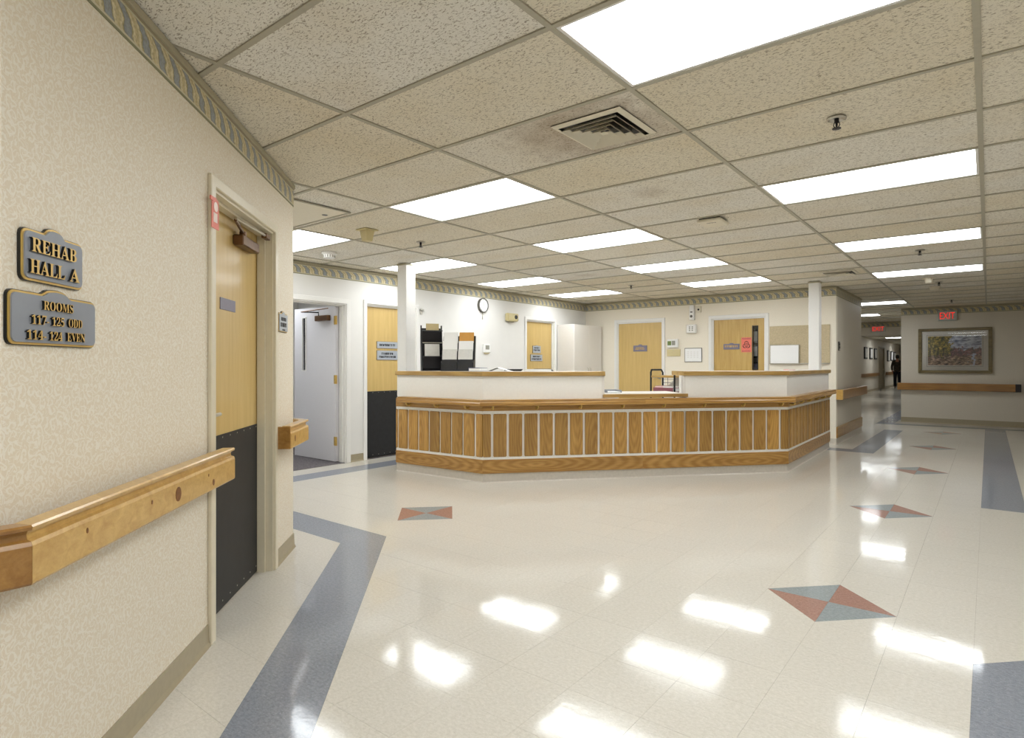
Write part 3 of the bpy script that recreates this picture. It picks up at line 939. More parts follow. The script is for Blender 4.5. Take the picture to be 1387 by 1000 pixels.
# ------------------------------------------------------------------ doors
def door(n, wl, x0, x1, top, leaf_mat, o=0, kick=None, depth=.045, face=.05, frame='trim', jamb=.10, proud=.018, leaf_x=None, knob=None, hinge=None):
    """hollow-metal frame round the opening x0..x1, leaf recessed behind the wall face"""
    d = structure('door_%d' % n, (wl.o.x, wl.o.y, 0), wl.r)
    m = MB()
    a, b = x0 - face, x1 + face
    m.prism([(a, 0), (x0, 0), (x0, top), (x1, top), (x1, 0), (b, 0), (b, top + face), (a, top + face)], -proud, 0.001, 'y')
    m.build('door_casing', frame, d, bevel=.004)
    m = MB()
    m.prism([(x0 - .001, 0), (x0 + .012, 0), (x0 + .012, top - .012), (x1 - .012, top - .012), (x1 - .012, 0), (x1 + .001, 0), (x1 + .001, top + .001), (x0 - .001, top + .001)], -.002, jamb + .06, 'y')
    m.prism([(x0 + .012, 0), (x0 + .028, 0), (x0 + .028, top - .028), (x1 - .028, top - .028), (x1 - .028, 0), (x1 - .012, 0), (x1 - .012, top - .012), (x0 + .012, top - .012)], jamb * .45, jamb * .95, 'y')
    m.build('door_jamb', frame, d)
    l0, l1 = x0 + .014, x1 - .014
    if leaf_mat:
        lf = MB().box(l0, l1, jamb, jamb + depth, .008, top - .015).build('door_leaf', leaf_mat, d, bevel=.002)
        if kick:
            k = MB().box(l0 + .012, l1 - .012, jamb - .003, jamb, .010, kick)
            k.build('kick_plate', 'kick', lf)
            s_ = MB()
            for q in range(9):
                for z in (kick - .015, .045):
                    s_.lathe([(.0, -.0012), (.004, -.0008), (.0045, 0)], 6, (l0 + .03 + q * (l1 - l0 - .06) / 8, jamb - .003, z), 'y')
            s_.build('screws', 'steel', lf)
        if hinge:
            hx = l0 - .004 if hinge == 'l' else l1 + .004
            for z in (.25, 1.05, 1.78):
                MB().cyl((hx, jamb - .006, z - .05), (hx, jamb - .006, z + .05), .008, 8).build('hinge', 'brass', lf)
        if knob:
            kx = l0 + .065 if knob == 'l' else l1 - .065
            MB().lathe([(.0, -.012), (.026, -.012), (.03, -.003), (.03, 0)], 16, (kx, jamb, 1.0), 'y').build('rose', 'steel', lf, smooth=True)
            dx = .1 if knob == 'l' else -.1
            MB().tube([(kx, jamb, 1.0), (kx, jamb - .05, 1.0), (kx + dx * .15, jamb - .058, 1.0), (kx + dx, jamb - .055, 1.0)], .009, 8).build('lever', 'steel', lf, smooth=True)
        d['leaf'] = 1
        return d, lf, l0, l1, jamb
    return d, None, l0, l1, jamb

# door in the near left wall
d1, lf, l0, l1, jy = door(1, W_LEFT, 2.83, 3.75, 2.03, 'maple', kick=.885, jamb=.086, knob='l', hinge='r')
# closer: body on the leaf, elbow arm to the frame head
clo = MB().box(3.33, 3.60, jy - .055, jy, 1.872, 1.928).build('door_closer', 'bronze', d1, bevel=.006)
MB().box(3.60, 3.62, jy - .045, jy, 1.878, 1.922).build('closer_cap', 'steel', clo, bevel=.003)
MB().cyl((3.40, jy - .03, 1.92), (3.40, jy - .03, 1.955), .018, 12).build('spindle', 'bronze', clo)
MB().tube([(3.40, jy - .03, 1.95), (3.20, jy - .06, 1.972)], [.010, .008], 8).build('closer_arm', 'bronze', clo)
MB().tube([(3.20, jy - .06, 1.98), (3.66, jy - .075, 1.988)], .008, 8).build('closer_link', 'steel', clo)
MB().box(3.63, 3.71, jy - .085, jy - .055, 1.972, 2.0).build('arm_shoe', 'bronze', clo, bevel=.003)
MB().box(3.155, 3.365, jy - .004, jy, 1.515, 1.575).build('name_plate', 'sign_lilac', d1, bevel=.001)
# coral warning tag hung over the casing corner
tg = thing('door_tag', 'small coral red hook tag hung on the left door casing near its top', 'tag', W_LEFT.at(2.81, .019, 1.84), W_LEFT.r)
m = MB()
m.prism([(-.04, 0), (.04, 0), (.04, .095), (.036, .13), (.0, .14), (-.036, .13), (-.04, .06)], -.003, 0, 'y')
m.build('tag_body', 'tagred', tg, bevel=.0006)
MB().lathe([(.0, -.0036), (.022, -.0036), (.022, -.003)], 18, (.004, 0, .098), 'y').build('hanger_hole', 'tagwhite', tg)
MB().box(-.022, .02, -.0036, -.003, .028, .07).build('printed_panel', 'tagwhite', tg)
MB().box(-.06, -.02, -.006, -.001, .118, .135).build('hook', 'tagred', tg)

# openings of the white wall
d2, _, a0, a1, _ = door(2, W_NURSE, 3.60, 4.55, 2.0, None, frame='white_trim', face=.06)
# open white leaf swung 90 degrees into the carpeted room
lf2 = structure('door_3', (-6.53, 4.53, 0), PI)       # local x runs into the room
m = MB()
m.box(0, .20 + .46, -.0, .045, .012, 1.985)
m.box(.66, .74, 0, .045, .012, 1.16); m.box(.66, .74, 0, .045, 1.86, 1.985); m.box(.74, .93, 0, .045, .012, 1.985)
leaf = m.build('door_leaf', 'leaf_white', lf2)
MB().box(.66, .74, .018, .026, 1.16, 1.86).build('vision_glass', 'dark_glass', lf2)
m = MB()
for q in ((.65, .665, 1.15, 1.87), (.735, .75, 1.15, 1.87), (.665, .735, 1.15, 1.165), (.665, .735, 1.855, 1.87)):
    m.box(q[0], q[1], .045, .052, q[2], q[3])
m.build('vision_bead', 'white_trim', lf2)
for z in (.27, 1.05, 1.80):
    h = MB()
    h.cyl((-.012, .05, z - .055), (-.012, .05, z + .055), .010, 8).box(-.03, .03, .042, .049, z - .055, z + .055)
    h.build('hinge', 'brass', lf2)
cl = MB().box(.10, .38, .045, .10, 1.80, 1.87).build('door_closer', 'bronze', lf2, bevel=.006)
MB().tube([(.30, .09, 1.87), (.30, .09, 1.91), (.52, .20, 1.92)], .008, 8).build('closer_arm', 'black', cl)
MB().tube([(.52, .20, 1.92), (.02, .14, 1.945)], .007, 8).build('closer_link', 'bronze', cl)

d4, lfB, b0, b1, jB = door(4, W_NURSE, 4.86, 5.71, 2.03, 'maple', kick=.885, frame='white_trim', jamb=.05)
d5, lfC, c0, c1, jC = door(5, W_NURSE, 8.25, 9.10, 2.03, 'maple', frame='white_trim', jamb=.05, knob='l')
d6, lfD, e0, e1, jD = door(6, W_BACK, -5.69, -4.74, 2.05, 'maple', frame='white_trim', jamb=.03, hinge='l', knob='r')
# biohazard door: leaf with a slot of glass
d7, _, g0, g1, jE = door(7, W_BACK, -3.82, -2.91, 2.04, None, frame='white_trim', jamb=.04)
m = MB()
m.box(g0, -3.13, jE, jE + .045, .008, 2.025); m.box(-3.05, g1, jE, jE + .045, .008, 2.025)
m.box(-3.13, -3.05, jE, jE + .045, .008, 1.16); m.box(-3.13, -3.05, jE, jE + .045, 1.885, 2.025)
m.build('door_leaf', 'maple2', d7)
m = MB()
for q in ((-3.14, -3.125, 1.15, 1.895), (-3.055, -3.04, 1.15, 1.895)): m.box(q[0], q[1], jE - .006, jE, q[2], q[3])
m.box(-3.125, -3.055, jE - .006, jE, 1.15, 1.165); m.box(-3.125, -3.055, jE - .006, jE, 1.88, 1.895)
m.build('vision_bead', 'black', d7)
MB().box(-3.125, -3.055, jE + .018, jE + .024, 1.16, 1.885).build('vision_glass', 'glass', d7)
# shelf of stores seen through the slot
sh = thing('store_shelf', 'stores shelf seen through the narrow glass of the biohazard door', 'shelf', (-3.2, 10.42, 0))
for z in (1.10, 1.36, 1.62):
    MB().box(-.4, .4, 0, .2, z, z + .0195).build('shelf_board', 'black_m', sh)
for x in (-.39, .37): MB().box(x, x + .02, 0, .2, 0, 1.9).build('upright', 'black_m', sh)
for k, (x, z, h, mt, lb) in enumerate([(.02, 1.12, .17, 'sign_lilac', 'lilac carton low behind the door glass'), (.02, 1.38, .2, 'paper_white', 'white carton in the middle behind the door glass'), (.02, 1.64, .2, 'paper_grey', 'grey carton at the top behind the door glass')]):
    c = thing('carton', lb, 'box', (-3.2 + x, 10.44, z))
    MB().box(-.13, .13, 0, .14, 0, h).build('carton_body', mt, c, bevel=.004)
    MB().box(-.13, .13, -.002, .0, h - .03, h - .005).build('lid_band', 'black', c)
d8, lfF, f0, f1, jF = door(8, W_HALL, 34.0, 36.0, 2.1, 'cove', frame='cove', jamb=.05, knob='r')

# ------------------------------------------------------------------ signs
def plaque(name, label, cat, wl, x0, x1, z0, z1, o=0, bump=.03, mats=('sign_black', 'gold', 'sign_grey'), rad=.018, group=None, t=1.0):
    w_, h_ = x1 - x0, z1 - z0
    r_ = thing(name, label, cat, wl.at((x0 + x1) / 2, o, (z0 + z1) / 2), wl.r, group)
    def outline(g):
        X, Z = w_ / 2 - g, h_ / 2 - g
        r = max(.002, rad - g * .4)
        pts = []
        for cx, cz, a0_ in ((X - r, -Z + r, -90), (X - r, Z - r, 0)):
            for k in range(5):
                a = math.radians(a0_ + 22.5 * k)
                pts.append((cx + r * math.cos(a), cz + r * math.sin(a)))
        if bump:
            bw, bh = w_ * .13, bump
            pts += [(bw * 1.25, Z)] + [(bw * math.cos(a), Z + bh * math.sin(a) ** .7) for a in (math.radians(15 + 15 * k) for k in range(11))] + [(-bw * 1.25, Z)]
        for cx, cz, a0_ in ((-X + r, Z - r, 90), (-X + r, -Z + r, 180)):
            for k in range(5):
                a = math.radians(a0_ + 22.5 * k)
                pts.append((cx + r * math.cos(a), cz + r * math.sin(a)))
        return pts
    MB().prism(outline(0), -.007 * t, 0, 'y').build('back_plate', mats[0], r_)
    MB().prism(outline(.002), -.010 * t, -.007 * t, 'y').build('rim', mats[1], r_)
    MB().prism(outline(.0075 if t > .8 else .004), -.014 * t, -.010 * t, 'y').build('face_plate', mats[2], r_)
    return r_
p1 = plaque('hall_sign', 'grey and gold plaque reading REHAB HALL A on the near left wall', 'sign', W_LEFT, 1.618, 1.864, 1.446, 1.579, bump=.017)
for s_, x, z, ww in (('R', -.073, .027, .0), ): pass
text_obj('lettering', 'REHAB', .180, .036, .007, ('gold', 'sign_black'), p1, (-.012, -.014, .026))
for w_, x0_, x1_ in (('HALL', -.108, .028), ('A', .048, .092)):
    text_obj('lettering', w_, x1_ - x0_, .036, .007, ('gold', 'sign_black'), p1, ((x0_ + x1_) / 2, -.014, -.029))
p2 = plaque('room_sign', 'wide grey and gold plaque listing ROOMS odd and even, lower left wall', 'sign', W_LEFT, 1.573, 1.926, 1.284, 1.420, bump=.015)
text_obj('lettering', 'ROOMS',   .122, .024, .006, ('gold', 'sign_black'), p2, (-.004, -.014, .037))
for z_, row in ((-.002, (('117-', -.109, -.044), ('125', -.032, .018), ('ODD', .036, .097))), (-.041, (('114-', -.126, -.055), ('124', -.042, .010), ('EVEN', .030, .110)))):
    for w_, x0_, x1_ in row:
        text_obj('lettering', w_, x1_ - x0_, .024, .006, ('gold', 'sign_black'), p2, ((x0_ + x1_) / 2, -.014, z_))

def scribble(parent, y, lines, mat='sign_black', seed=1):
    """rows of raised lettering too small to read"""
    rr = random.Random(seed)
    for (cx, z, wd, h) in lines:
        m = MB()
        x = cx - wd / 2
        while x < cx + wd / 2 - .003:
            k = min(rr.uniform(.35, .8) * h, cx + wd / 2 - x)
            m.box(x, x + k * .35, y - .002, y, z - h / 2, z + h / 2)
            m.box(x + k * .35, x + k * .8, y - .002, y, z + rr.choice((-.5, 0, .3)) * h, z + rr.choice((.38, .5)) * h)
            x += k + h * .12
        m.build('lettering', mat, parent)
PALE = ('sign_black', 'gold', 'sign_pale')
q = plaque('office_sign', 'small pale grey plaque right of the near left door', 'sign', W_LEFT, 3.835, 4.03, 1.440, 1.560, bump=.014, mats=PALE, rad=.008)
scribble(q, -.014, [(0, .022, .11, .022), (0, -.014, .13, .026), (0, -.045, .06, .008)], seed=3)
q = plaque('door_sign', 'upper narrow pale plaque on the wooden door beside the left column', 'sign', W_NURSE, 5.06, 5.42, 1.455, 1.550, -jB, 0, PALE, .006, t=.7)
scribble(q, -.0098, [(0, 0, .27, .03)], seed=4)
q = plaque('door_sign', 'lower pale two-line plaque on the wooden door beside the left column', 'sign', W_NURSE, 5.06, 5.42, 1.300, 1.430, -jB, 0, PALE, .006, t=.7)
scribble(q, -.0098, [(0, .022, .2, .03), (0, -.022, .28, .028)], seed=5)
q = plaque('door_sign', 'upper squarish grey plaque on the door near the white cabinet', 'sign', W_NURSE, 8.495, 8.735, 1.445, 1.580, -jC, .01, PALE, .006, t=.7)
scribble(q, -.0098, [(0, .028, .15, .024), (0, -.014, .19, .03)], seed=6)
q = plaque('door_sign', 'lower wide grey plaque on the door near the white cabinet', 'sign', W_NURSE, 8.43, 8.785, 1.300, 1.422, -jC, 0, PALE, .006, t=.7)
scribble(q, -.0098, [(0, .024, .22, .026), (0, -.022, .29, .03)], seed=7)
LIL = ('sign_lilac', 'sign_lilac', 'sign_lilac')
q = plaque('door_sign', 'small lilac grey plaque on the back door left of the marker board', 'sign', W_BACK, -5.352, -5.065, 1.487, 1.602, -jD, .02, LIL, .006, t=.7)
scribble(q, -.0098, [(0, .012, .17, .022), (0, -.014, .2, .02)], 'gold', 8)
q = plaque('door_sign', 'lilac grey plaque on the biohazard door, left of the red label', 'sign', W_BACK, -3.625, -3.350, 1.500, 1.595, -jE, .015, LIL, .006, t=.7)
scribble(q, -.0098, [(0, .006, .22, .034)], 'gold', 9)
# biohazard label
bz = thing('biohazard_sign', 'coral red biohazard label with black trefoil on the glazed back door', 'sign', W_BACK.at(-3.235, -jE, 1.573), 0)
MB().box(-.085, .085, -.002, 0, -.125, .125).build('label_sheet', 'tagred', bz)
text_obj('lettering', 'WARNING', .14, .026, .001, ('maroon',), bz, (0, -.002, .104), False)
text_obj('lettering', 'BIOHAZARD', .135, .024, .001, ('maroon',), bz, (0, -.002, -.104), False)
m = MB()
def arc(cx, cz, r0, r1, a0_, a1_, n=14, y=-.003, taper=False):
    P = []
    for k in range(n + 1):
        a = a0_ + (a1_ - a0_) * k / n
        P.append((a, 1 - abs(2 * k / n - 1)))
    outer = [(cx + r1 * math.cos(a), cz + r1 * math.sin(a)) for a, _ in P]
    inner = [(cx + (r1 - (r1 - r0) * (.25 + .75 * f if taper else 1)) * math.cos(a), cz + (r1 - (r1 - r0) * (.25 + .75 * f if taper else 1)) * math.sin(a)) for a, f in P]
    for i in range(n):
        m.prism([outer[i], outer[i + 1], inner[i + 1], inner[i]], y, -.002, 'y')
for k in range(3):
    a = PI / 2 + k * 2 * PI / 3
    cx, cz = .030 * math.cos(a), .030 * math.sin(a) - .003
    arc(cx, cz, .022, .036, a + PI + .75, a + PI + 2 * PI - .75, 16, taper=True)
arc(0, -.003, .024, .031, 0, 2 * PI, 20)
arc(0, -.003, .004, .010, 0, 2 * PI, 10)
m.build('trefoil', 'sign_black', bz)

# ------------------------------------------------------------------ exit signs
def exit_sign(wl, x0, x1, z0, z1, label):
    r_ = thing('exit_sign', label, 'sign', wl.at((x0 + x1) / 2, 0, (z0 + z1) / 2), wl.r, 'lit exit signs')
    w_, h_ = x1 - x0, z1 - z0
    MB().box(-w_ / 2, w_ / 2, -.06, 0, -h_ / 2, h_ / 2).build('housing', 'exit_face', r_, bevel=.004)
    MB().box(-w_ / 2 + .015, w_ / 2 - .015, -.064, -.06, -h_ / 2 + .015, h_ / 2 - .015).build('face_panel', 'exit_face', r_)
    text_obj('lettering', 'EXIT', w_ * .80, h_ * .66, .004, ('exit_red',), r_, (0, -.064, 0), False)
    return r_
exit_sign(W_FAR, -.835, -.515, 2.155, 2.36, 'lit red EXIT sign on the far wall above the framed picture')
exit_sign(W_HN, -2.66, -2.30, 2.17, 2.35, 'smaller distant red EXIT sign on the header over the far passage')

# ------------------------------------------------------------------ hand rails on the walls
RAIL = [(.055, .722), (.088, .720), (.092, .726), (.092, .812), (.088, .822), (.076, .826), (.074, .838), (.078, .846), (.090, .849), (.092, .856), (.088, .861), (.040, .861), (.040, .850), (.066, .846), (.064, .80), (.058, .79)]
def rail(name, label, path, mat, brackets, n_knots=()):
    r_ = thing(name, label, 'handrail', (0, 0, 0), 0)
    MB().sweep(path, RAIL).build('rail_board', mat, r_)
    for (x, y, rz) in brackets:
        MB().box(-.02, .02, -.062, 0, .735, .80).build('bracket', 'pine_d', r_, (x, y, 0), rz)
    return r_
r1 = rail('handrail', 'long honey pine handrail across the near left wall below the plaques', [lp(1.566), lp(2.845)], 'pine', [])
for s_ in (1.75, 2.2, 2.6):
    MB().box(-.02, .02, -.062, -.001, .735, .80).build('bracket', 'pine_d', r1, lp(s_) + (0,), W_LEFT.r)
def knots(parent, spots, o=.0925):
    for s_, z, a, b in spots:
        m = MB(); m.lathe([(0, -.0006), (1, -.0006), (1, .0005)], 14, axis='y')
        for v in m.bm.verts: v.co = (v.co.x * a, v.co.y, v.co.z * b)
        p = lp(s_, o)
        m.build('knot', 'knot', parent, (p[0], p[1], z), W_LEFT.r)
knots(r1, [(1.74, .790, .0045, .0075), (2.09, .786, .0045, .007), (2.28, .772, .022, .026), (2.55, .790, .004, .006), (2.60, .752, .010, .013)])
rn = rail('handrail', 'short dark amber rail wrapping the near corner at the left picture edge', [(C_NEAR[0], -2.0), (C_NEAR[0], C_NEAR[1]), lp(1.5661)], 'pine_d', [])
# mitred piece belongs to the near wall; keep only the part up to the mitre
bpy.data.objects.remove([c for c in rn.children if c.name.startswith('rail_board')][0])
def mitre(path, prof_mat, parent):
    m = MB(); m.sweep(path, RAIL)
    return m
m = MB().sweep([(C_NEAR[0], -2.0), C_NEAR, lp(1.9)], RAIL)
bmesh.ops.delete(m.bm, geom=[f for f in m.bm.faces if sum((v.co.x + v.co.y) * S2 - CW for v in f.verts) / len(f.verts) > -.0 and sum((v.co.y - v.co.x) * S2 for v in f.verts) / len(f.verts) > 1.6], context='FACES')
m.build('rail_board', 'pine_d', rn)
for y in (-.1, -1.2):
    MB().box(-.02, .02, -.062, -.001, .735, .80).build('bracket', 'pine_d', rn, (C_NEAR[0], y, 0), PI / 2)
# near end of the long rail follows the same mitre
k = [c for c in r1.children if c.name.startswith('rail_board')][0]
for v in k.data.vertices:
    s_ = (v.co.y - v.co.x) * S2
    if s_ < 1.7:
        o_ = (v.co.x + v.co.y) * S2 - CW
        ns = 1.567 - o_ * math.tan(PI / 8)
        v.co.x, v.co.y = lp(ns, o_)
r2 = rail('handrail', 'short honey pine rail stub rounding the wall corner past the left door', [lp(3.80), lp(SC_LEFT), (C_FARL[0] - .9, C_FARL[1])], 'pine', [])
MB().box(-.012, .0, -.090, 0, .722, .858).build('return_end', 'pine_d', r2, lp(3.80) + (0,), W_LEFT.r, bevel=.002)
for s_ in (4.0,):
    MB().box(-.02, .02, -.062, -.001, .735, .80).build('bracket', 'pine_d', r2, lp(s_) + (0,), W_LEFT.r)
knots(r2, [(3.90, .775, .012, .02)])
# corridor pilaster rail, far wall rail, passage rails
FR = [(.03, .70), (.085, .70), (.09, .705), (.09, .845), (.085, .85), (.03, .85)]
def flat_rail(label, path, mat, end=None, capmat='end_black', rz=0):
    r_ = thing('handrail', label, 'handrail')
    MB().sweep(path, FR).build('rail_board', mat, r_, bevel=.003)
    dx, dy = path[-1][0] - path[0][0], path[-1][1] - path[0][1]
    L = math.hypot(dx, dy); dx /= L; dy /= L
    for f in (.12, .5, .88):
        MB().box(-.02, .02, -.031, -.001, .73, .82).build('bracket', 'pine_d', r_, (path[0][0] + dx * L * f, path[0][1] + dy * L * f, 0), math.atan2(dy, dx))
    if end:
        MB().box(0, end, -.094, 0, .698, .852).build('end_cap', capmat, r_, (path[-1][0], path[-1][1], 0), math.atan2(dy, dx), bevel=.003)
    return r_
r3 = flat_rail('amber wooden rail on the short corridor wall beside the right column', [(-1.86, 10.27), (-1.86, 12.55)], 'amber_rail')
MB().box(-.07, 0, -.094, 0, .698, .852).build('end_cap', 'pine', r3, (-1.86, 10.27, 0), PI / 2, bevel=.003)
flat_rail('long amber wooden rail below the framed picture on the far wall', [(-1.56, 15.2), (.42, 15.2)], 'amber_rail', .09)
flat_rail('distant wooden rail in the far passage before its grey door', [(-4.3, 20.5), (-4.3, 33.7)], 'amber_rail')
flat_rail('most distant wooden rail in the far passage beyond its grey door', [(-4.3, 36.4), (-4.3, 44)], 'amber_rail')

# ------------------------------------------------------------------ columns
def column(x0, x1, y0, y1, label):
    c = thing('column', label, 'column', ((x0 + x1) / 2, (y0 + y1) / 2, 0))
    X, Y = (x1 - x0) / 2, (y1 - y0) / 2
    MB().box(-X, X, -Y, Y, 0, CEIL - .004).build('shaft', 'white_trim', c, bevel=.006)
    MB().box(-X - .006, X + .006, -Y - .006, Y + .006, CEIL - .024, CEIL - .004).build('ceiling_collar', 'angle', c)
    MB().box(-X - .006, X + .006, -Y - .006, Y + .006, 0, .095).build('column_base', 'desk_cove', c)
    return c
column(-5.66, -5.50, 4.75, 4.90, 'white square column at the left end of the nurse desk')
column(-2.09, -1.945, 9.45, 9.60, 'white square column rising behind the right end of the nurse desk')

# ------------------------------------------------------------------ nurse desk
A, B, Cc, D = (-5.475, 4.59), (-4.18, 4.65), (-1.83, 7.25), (-1.875, 9.76)
PATH = [A, B, Cc, D]
desk = thing('nurse_desk', 'long angled oak panelled nurse desk with white upper panels in the middle of the hall', 'desk', (0, 0, 0))
def dsweep(name, mat, prof, path=PATH, bevel=0):
    return MB().sweep(path, prof).build(name, mat, desk, bevel=bevel)
def rect(o0, o1, z0, z1): return [(o0, z0), (o1, z0), (o1, z1), (o0, z1)]
def lerp(p, q, t): return (p[0] + (q[0] - p[0]) * t, p[1] + (q[1] - p[1]) * t)
dsweep('carcass', 'white_lam', rect(-.05, 0, 0, .86))
dsweep('cove_base', 'desk_cove', [(-.01, 0), (.012, 0), (.003, .012), (.002, .096), (-.01, .096)])
segs = [(A, B), (B, Cc), (Cc, D)]
for (p, q) in segs:
    MB().sweep([p, q], rect(.001, .018, .098, .243)).build('base_board', 'oak_h', desk, bevel=.002) if False else None
def board_along(name, mat, p, q, o0, o1, z0, z1, bevel=.0, e0=0, e1=0):
    """a board built in its own frame so that its grain runs along it"""
    L = math.dist(p, q); a = math.atan2(q[1] - p[1], q[0] - p[0])
    return MB().box(-L / 2 - e0, L / 2 + e1, -o1, -o0, z0, z1).build(name, mat, desk, ((p[0] + q[0]) / 2, (p[1] + q[1]) / 2, 0), a, bevel=bevel)
t22 = .018 * math.tan(math.radians(22.5))
for k, (p, q) in enumerate(segs):
    nb = 2 if k == 1 else 1
    for j in range(nb):
        a_, b_ = lerp(p, q, j / nb), lerp(p, q, (j + 1) / nb)
        e0 = t22 if (k > 0 and j == 0) else 0
        e1 = t22 if (k < 2 and j == nb - 1) else 0
        board_along('base_board', 'oak_h', a_, b_, .0, .017, .098, .243, .0015, e0, e1)
        board_along('apron_board', 'oak_h', a_, b_, .0, .014, .752, .850, .0, e0 * .8, e1 * .8)
dsweep('lower_trim_line', 'white_line', rect(0, .010, .243, .268))
dsweep('upper_trim_line', 'white_line', rect(0, .010, .722, .752))
def planks(p, q, w0, pitch, wd, n, half_end):
    L = math.dist(p, q); a = math.atan2(q[1] - p[1], q[0] - p[0])
    ux, uy = (q[0] - p[0]) / L, (q[1] - p[1]) / L
    def one(c, ww):
        m = MB()
        m.box(-ww / 2, ww / 2, -.0125, -.0, -.225, .225)
        es = [e for e in m.bm.edges if abs(e.verts[0].co.y - e.verts[1].co.y) > .01]
        bmesh.ops.bevel(m.bm, geom=es, offset=.006, segments=2, affect='EDGES')
        m.build('plank', 'oak', desk, (p[0] + ux * c, p[1] + uy * c, .495), a)
    if w0 > .012: one(w0 / 2, w0)
    for k in range(n):
        one(w0 + (pitch - wd) + pitch * k + wd / 2, wd)
    if half_end > .012: one(L - half_end / 2, half_end)
    return L
LA, LB_, LC = math.dist(A, B), math.dist(B, Cc), math.dist(Cc, D)
pt = .1667; wd = .142
planks(A, B, LA - 7 * pt - .083 - .03, pt, wd, 7, .083)
n20 = 20; ptB = (LB_ - .083 * 2 - .03) / n20
planks(B, Cc, .083, ptB, ptB - .025, n20, .083)
planks(Cc, D, .083, pt, wd, 14, max(.02, LC - .083 - 14 * pt - .03))
# bumper rail standing off the apron on brass brackets
DR = [(.036, .812), (.088, .806), (.100, .812), (.102, .836), (.096, .846), (.094, .856), (.097, .864), (.094, .872), (-.004, .872), (-.004, .860), (.030, .856)]
for k, (p, q) in enumerate(segs):
    path = PATH
def seg_sweep(name, mat, p, q, prof, t0=0., t1=0.):
    L = math.dist(p, q)
    m = MB()
    n = len(prof)
    m._add([(-L / 2 - o * t0, -o, z) for o, z in prof] + [(L / 2 + o * t1, -o, z) for o, z in prof],
           [tuple(range(n))[::-1], tuple(range(n, 2 * n))] + [(i, (i + 1) % n, n + (i + 1) % n, n + i) for i in range(n)])
    return m.build(name, mat, desk, ((p[0] + q[0]) / 2, (p[1] + q[1]) / 2, 0), math.atan2(q[1] - p[1], q[0] - p[0]))
def turn(p, q, r):
    a0_ = math.atan2(q[1] - p[1], q[0] - p[0]); a1_ = math.atan2(r[1] - q[1], r[0] - q[0])
    return math.tan((a1_ - a0_) / 2)
tB, tC = turn(A, B, Cc), turn(B, Cc, D)
seg_sweep('bumper_rail', 'oak_h', lerp(A, B, .085), B, DR, 0, tB)
mid = lerp(B, Cc, .5)
seg_sweep('bumper_rail', 'oak_h', B, mid, DR, tB, 0); seg_sweep('bumper_rail', 'oak_h', mid, Cc, DR, 0, tC)
seg_sweep('bumper_rail', 'oak_h', Cc, D, DR, tC, 0)
def hook(p, q, c):
    L = math.dist(p, q); a = math.atan2(q[1] - p[1], q[0] - p[0])
    x, y = lerp(p, q, c / L)
    m = MB()
    m.lathe([(.0, -.018), (.016, -.018), (.018, -.014)], 10, (0, 0, .778), 'y')
    m.tube([(0, -.016, .778), (0, -.045, .776), (0, -.062, .790), (0, -.062, .812)], [.012, .011, .010, .013], 8)
    m.build('rail_bracket', 'brass', desk, (x, y, 0), a, smooth=True)
for c in (.22, .66, 1.10): hook(A, B, c)
for k in range(8): hook(B, Cc, .10 + k * .473)
for k in range(6): hook(Cc, D, .10 + k * .44)
# upper privacy panels and transaction counter, with a gap at the front
GL, GR = lerp(B, Cc, .377), lerp(B, Cc, .636)
def upanel(path, name='upper_panel'):
    return MB().sweep(path, rect(-.045, -.004, .872, 1.116)).build(name, 'grey_lam', desk)
upanel([A, lerp(A, B, .999)]); upanel([lerp(B, Cc, .001), GL]); upanel([GR, lerp(B, Cc, .999)]); upanel([lerp(Cc, D, .001), D])
EW = [(0, 1.116), (.022, 1.116), (.026, 1.122), (.026, 1.158), (.022, 1.164), (0, 1.164)]
seg_sweep('counter_edge', 'oak_c', A, B, EW, 0, tB); seg_sweep('counter_edge', 'oak_c', B, GL, EW, tB, 0)
seg_sweep('counter_edge', 'oak_c', GR, Cc, EW, 0, tC); seg_sweep('counter_edge', 'oak_c', Cc, D, EW, tC, 0)
def ctop(path, depth):
    return MB().sweep(path, rect(-depth, 0, 1.118, 1.1645)).build('counter_top', 'white_lam', desk)
ctop([A, B, GL], .15); ctop([GR, Cc], .30)
def offs(p, q, o):
    L = math.dist(p, q); return ((q[1] - p[1]) / L * o, -(q[0] - p[0]) / L * o)
# inner shelf parts of the counter (deeper ledge inside, notched round the columns)
MB().sweep([lerp(A, B, .02), B, GL], rect(-.34, -.15, 1.118, 1.1645)).build('counter_ledge', 'white_lam', desk)
MB().sweep([Cc, lerp(Cc, D, .865)], rect(-.30, 0, 1.118, 1.1645)).build('counter_top', 'white_lam', desk)
MB().sweep([lerp(Cc, D, .865), D], rect(-.055, 0, 1.118, 1.1645)).build('counter_top', 'white_lam', desk)
# end panels at the gap, low writing counter
for g, sgn in ((GL, -1), (GR, 1)):
    L = math.dist(B, Cc); a = math.atan2(Cc[1] - B[1], Cc[0] - B[0])
    MB().box(min(0, sgn * .03), max(0, sgn * .03), .0, .10, .0, 1.117).build('end_panel', 'white_lam', desk, (g[0], g[1], 0), a)
    MB().box(min(-.002 * sgn, sgn * .03), max(-.002 * sgn, sgn * .03), -.02, .30, 1.117, 1.165).build('counter_end', 'oak_c', desk, (g[0], g[1], 0), a)
a = math.atan2(Cc[1] - B[1], Cc[0] - B[0])
Lg = math.dist(GL, GR)
MB().box(-.02, Lg + .03, -.0, .55, .88, .921).build('low_counter', 'white_lam', desk, (GL[0], GL[1], 0), a)
MB().box(-.02, Lg + .05, -.026, -.0, .880, .916).build('low_counter_edge', 'oak_c', desk, (GL[0], GL[1], 0), a, bevel=.003)
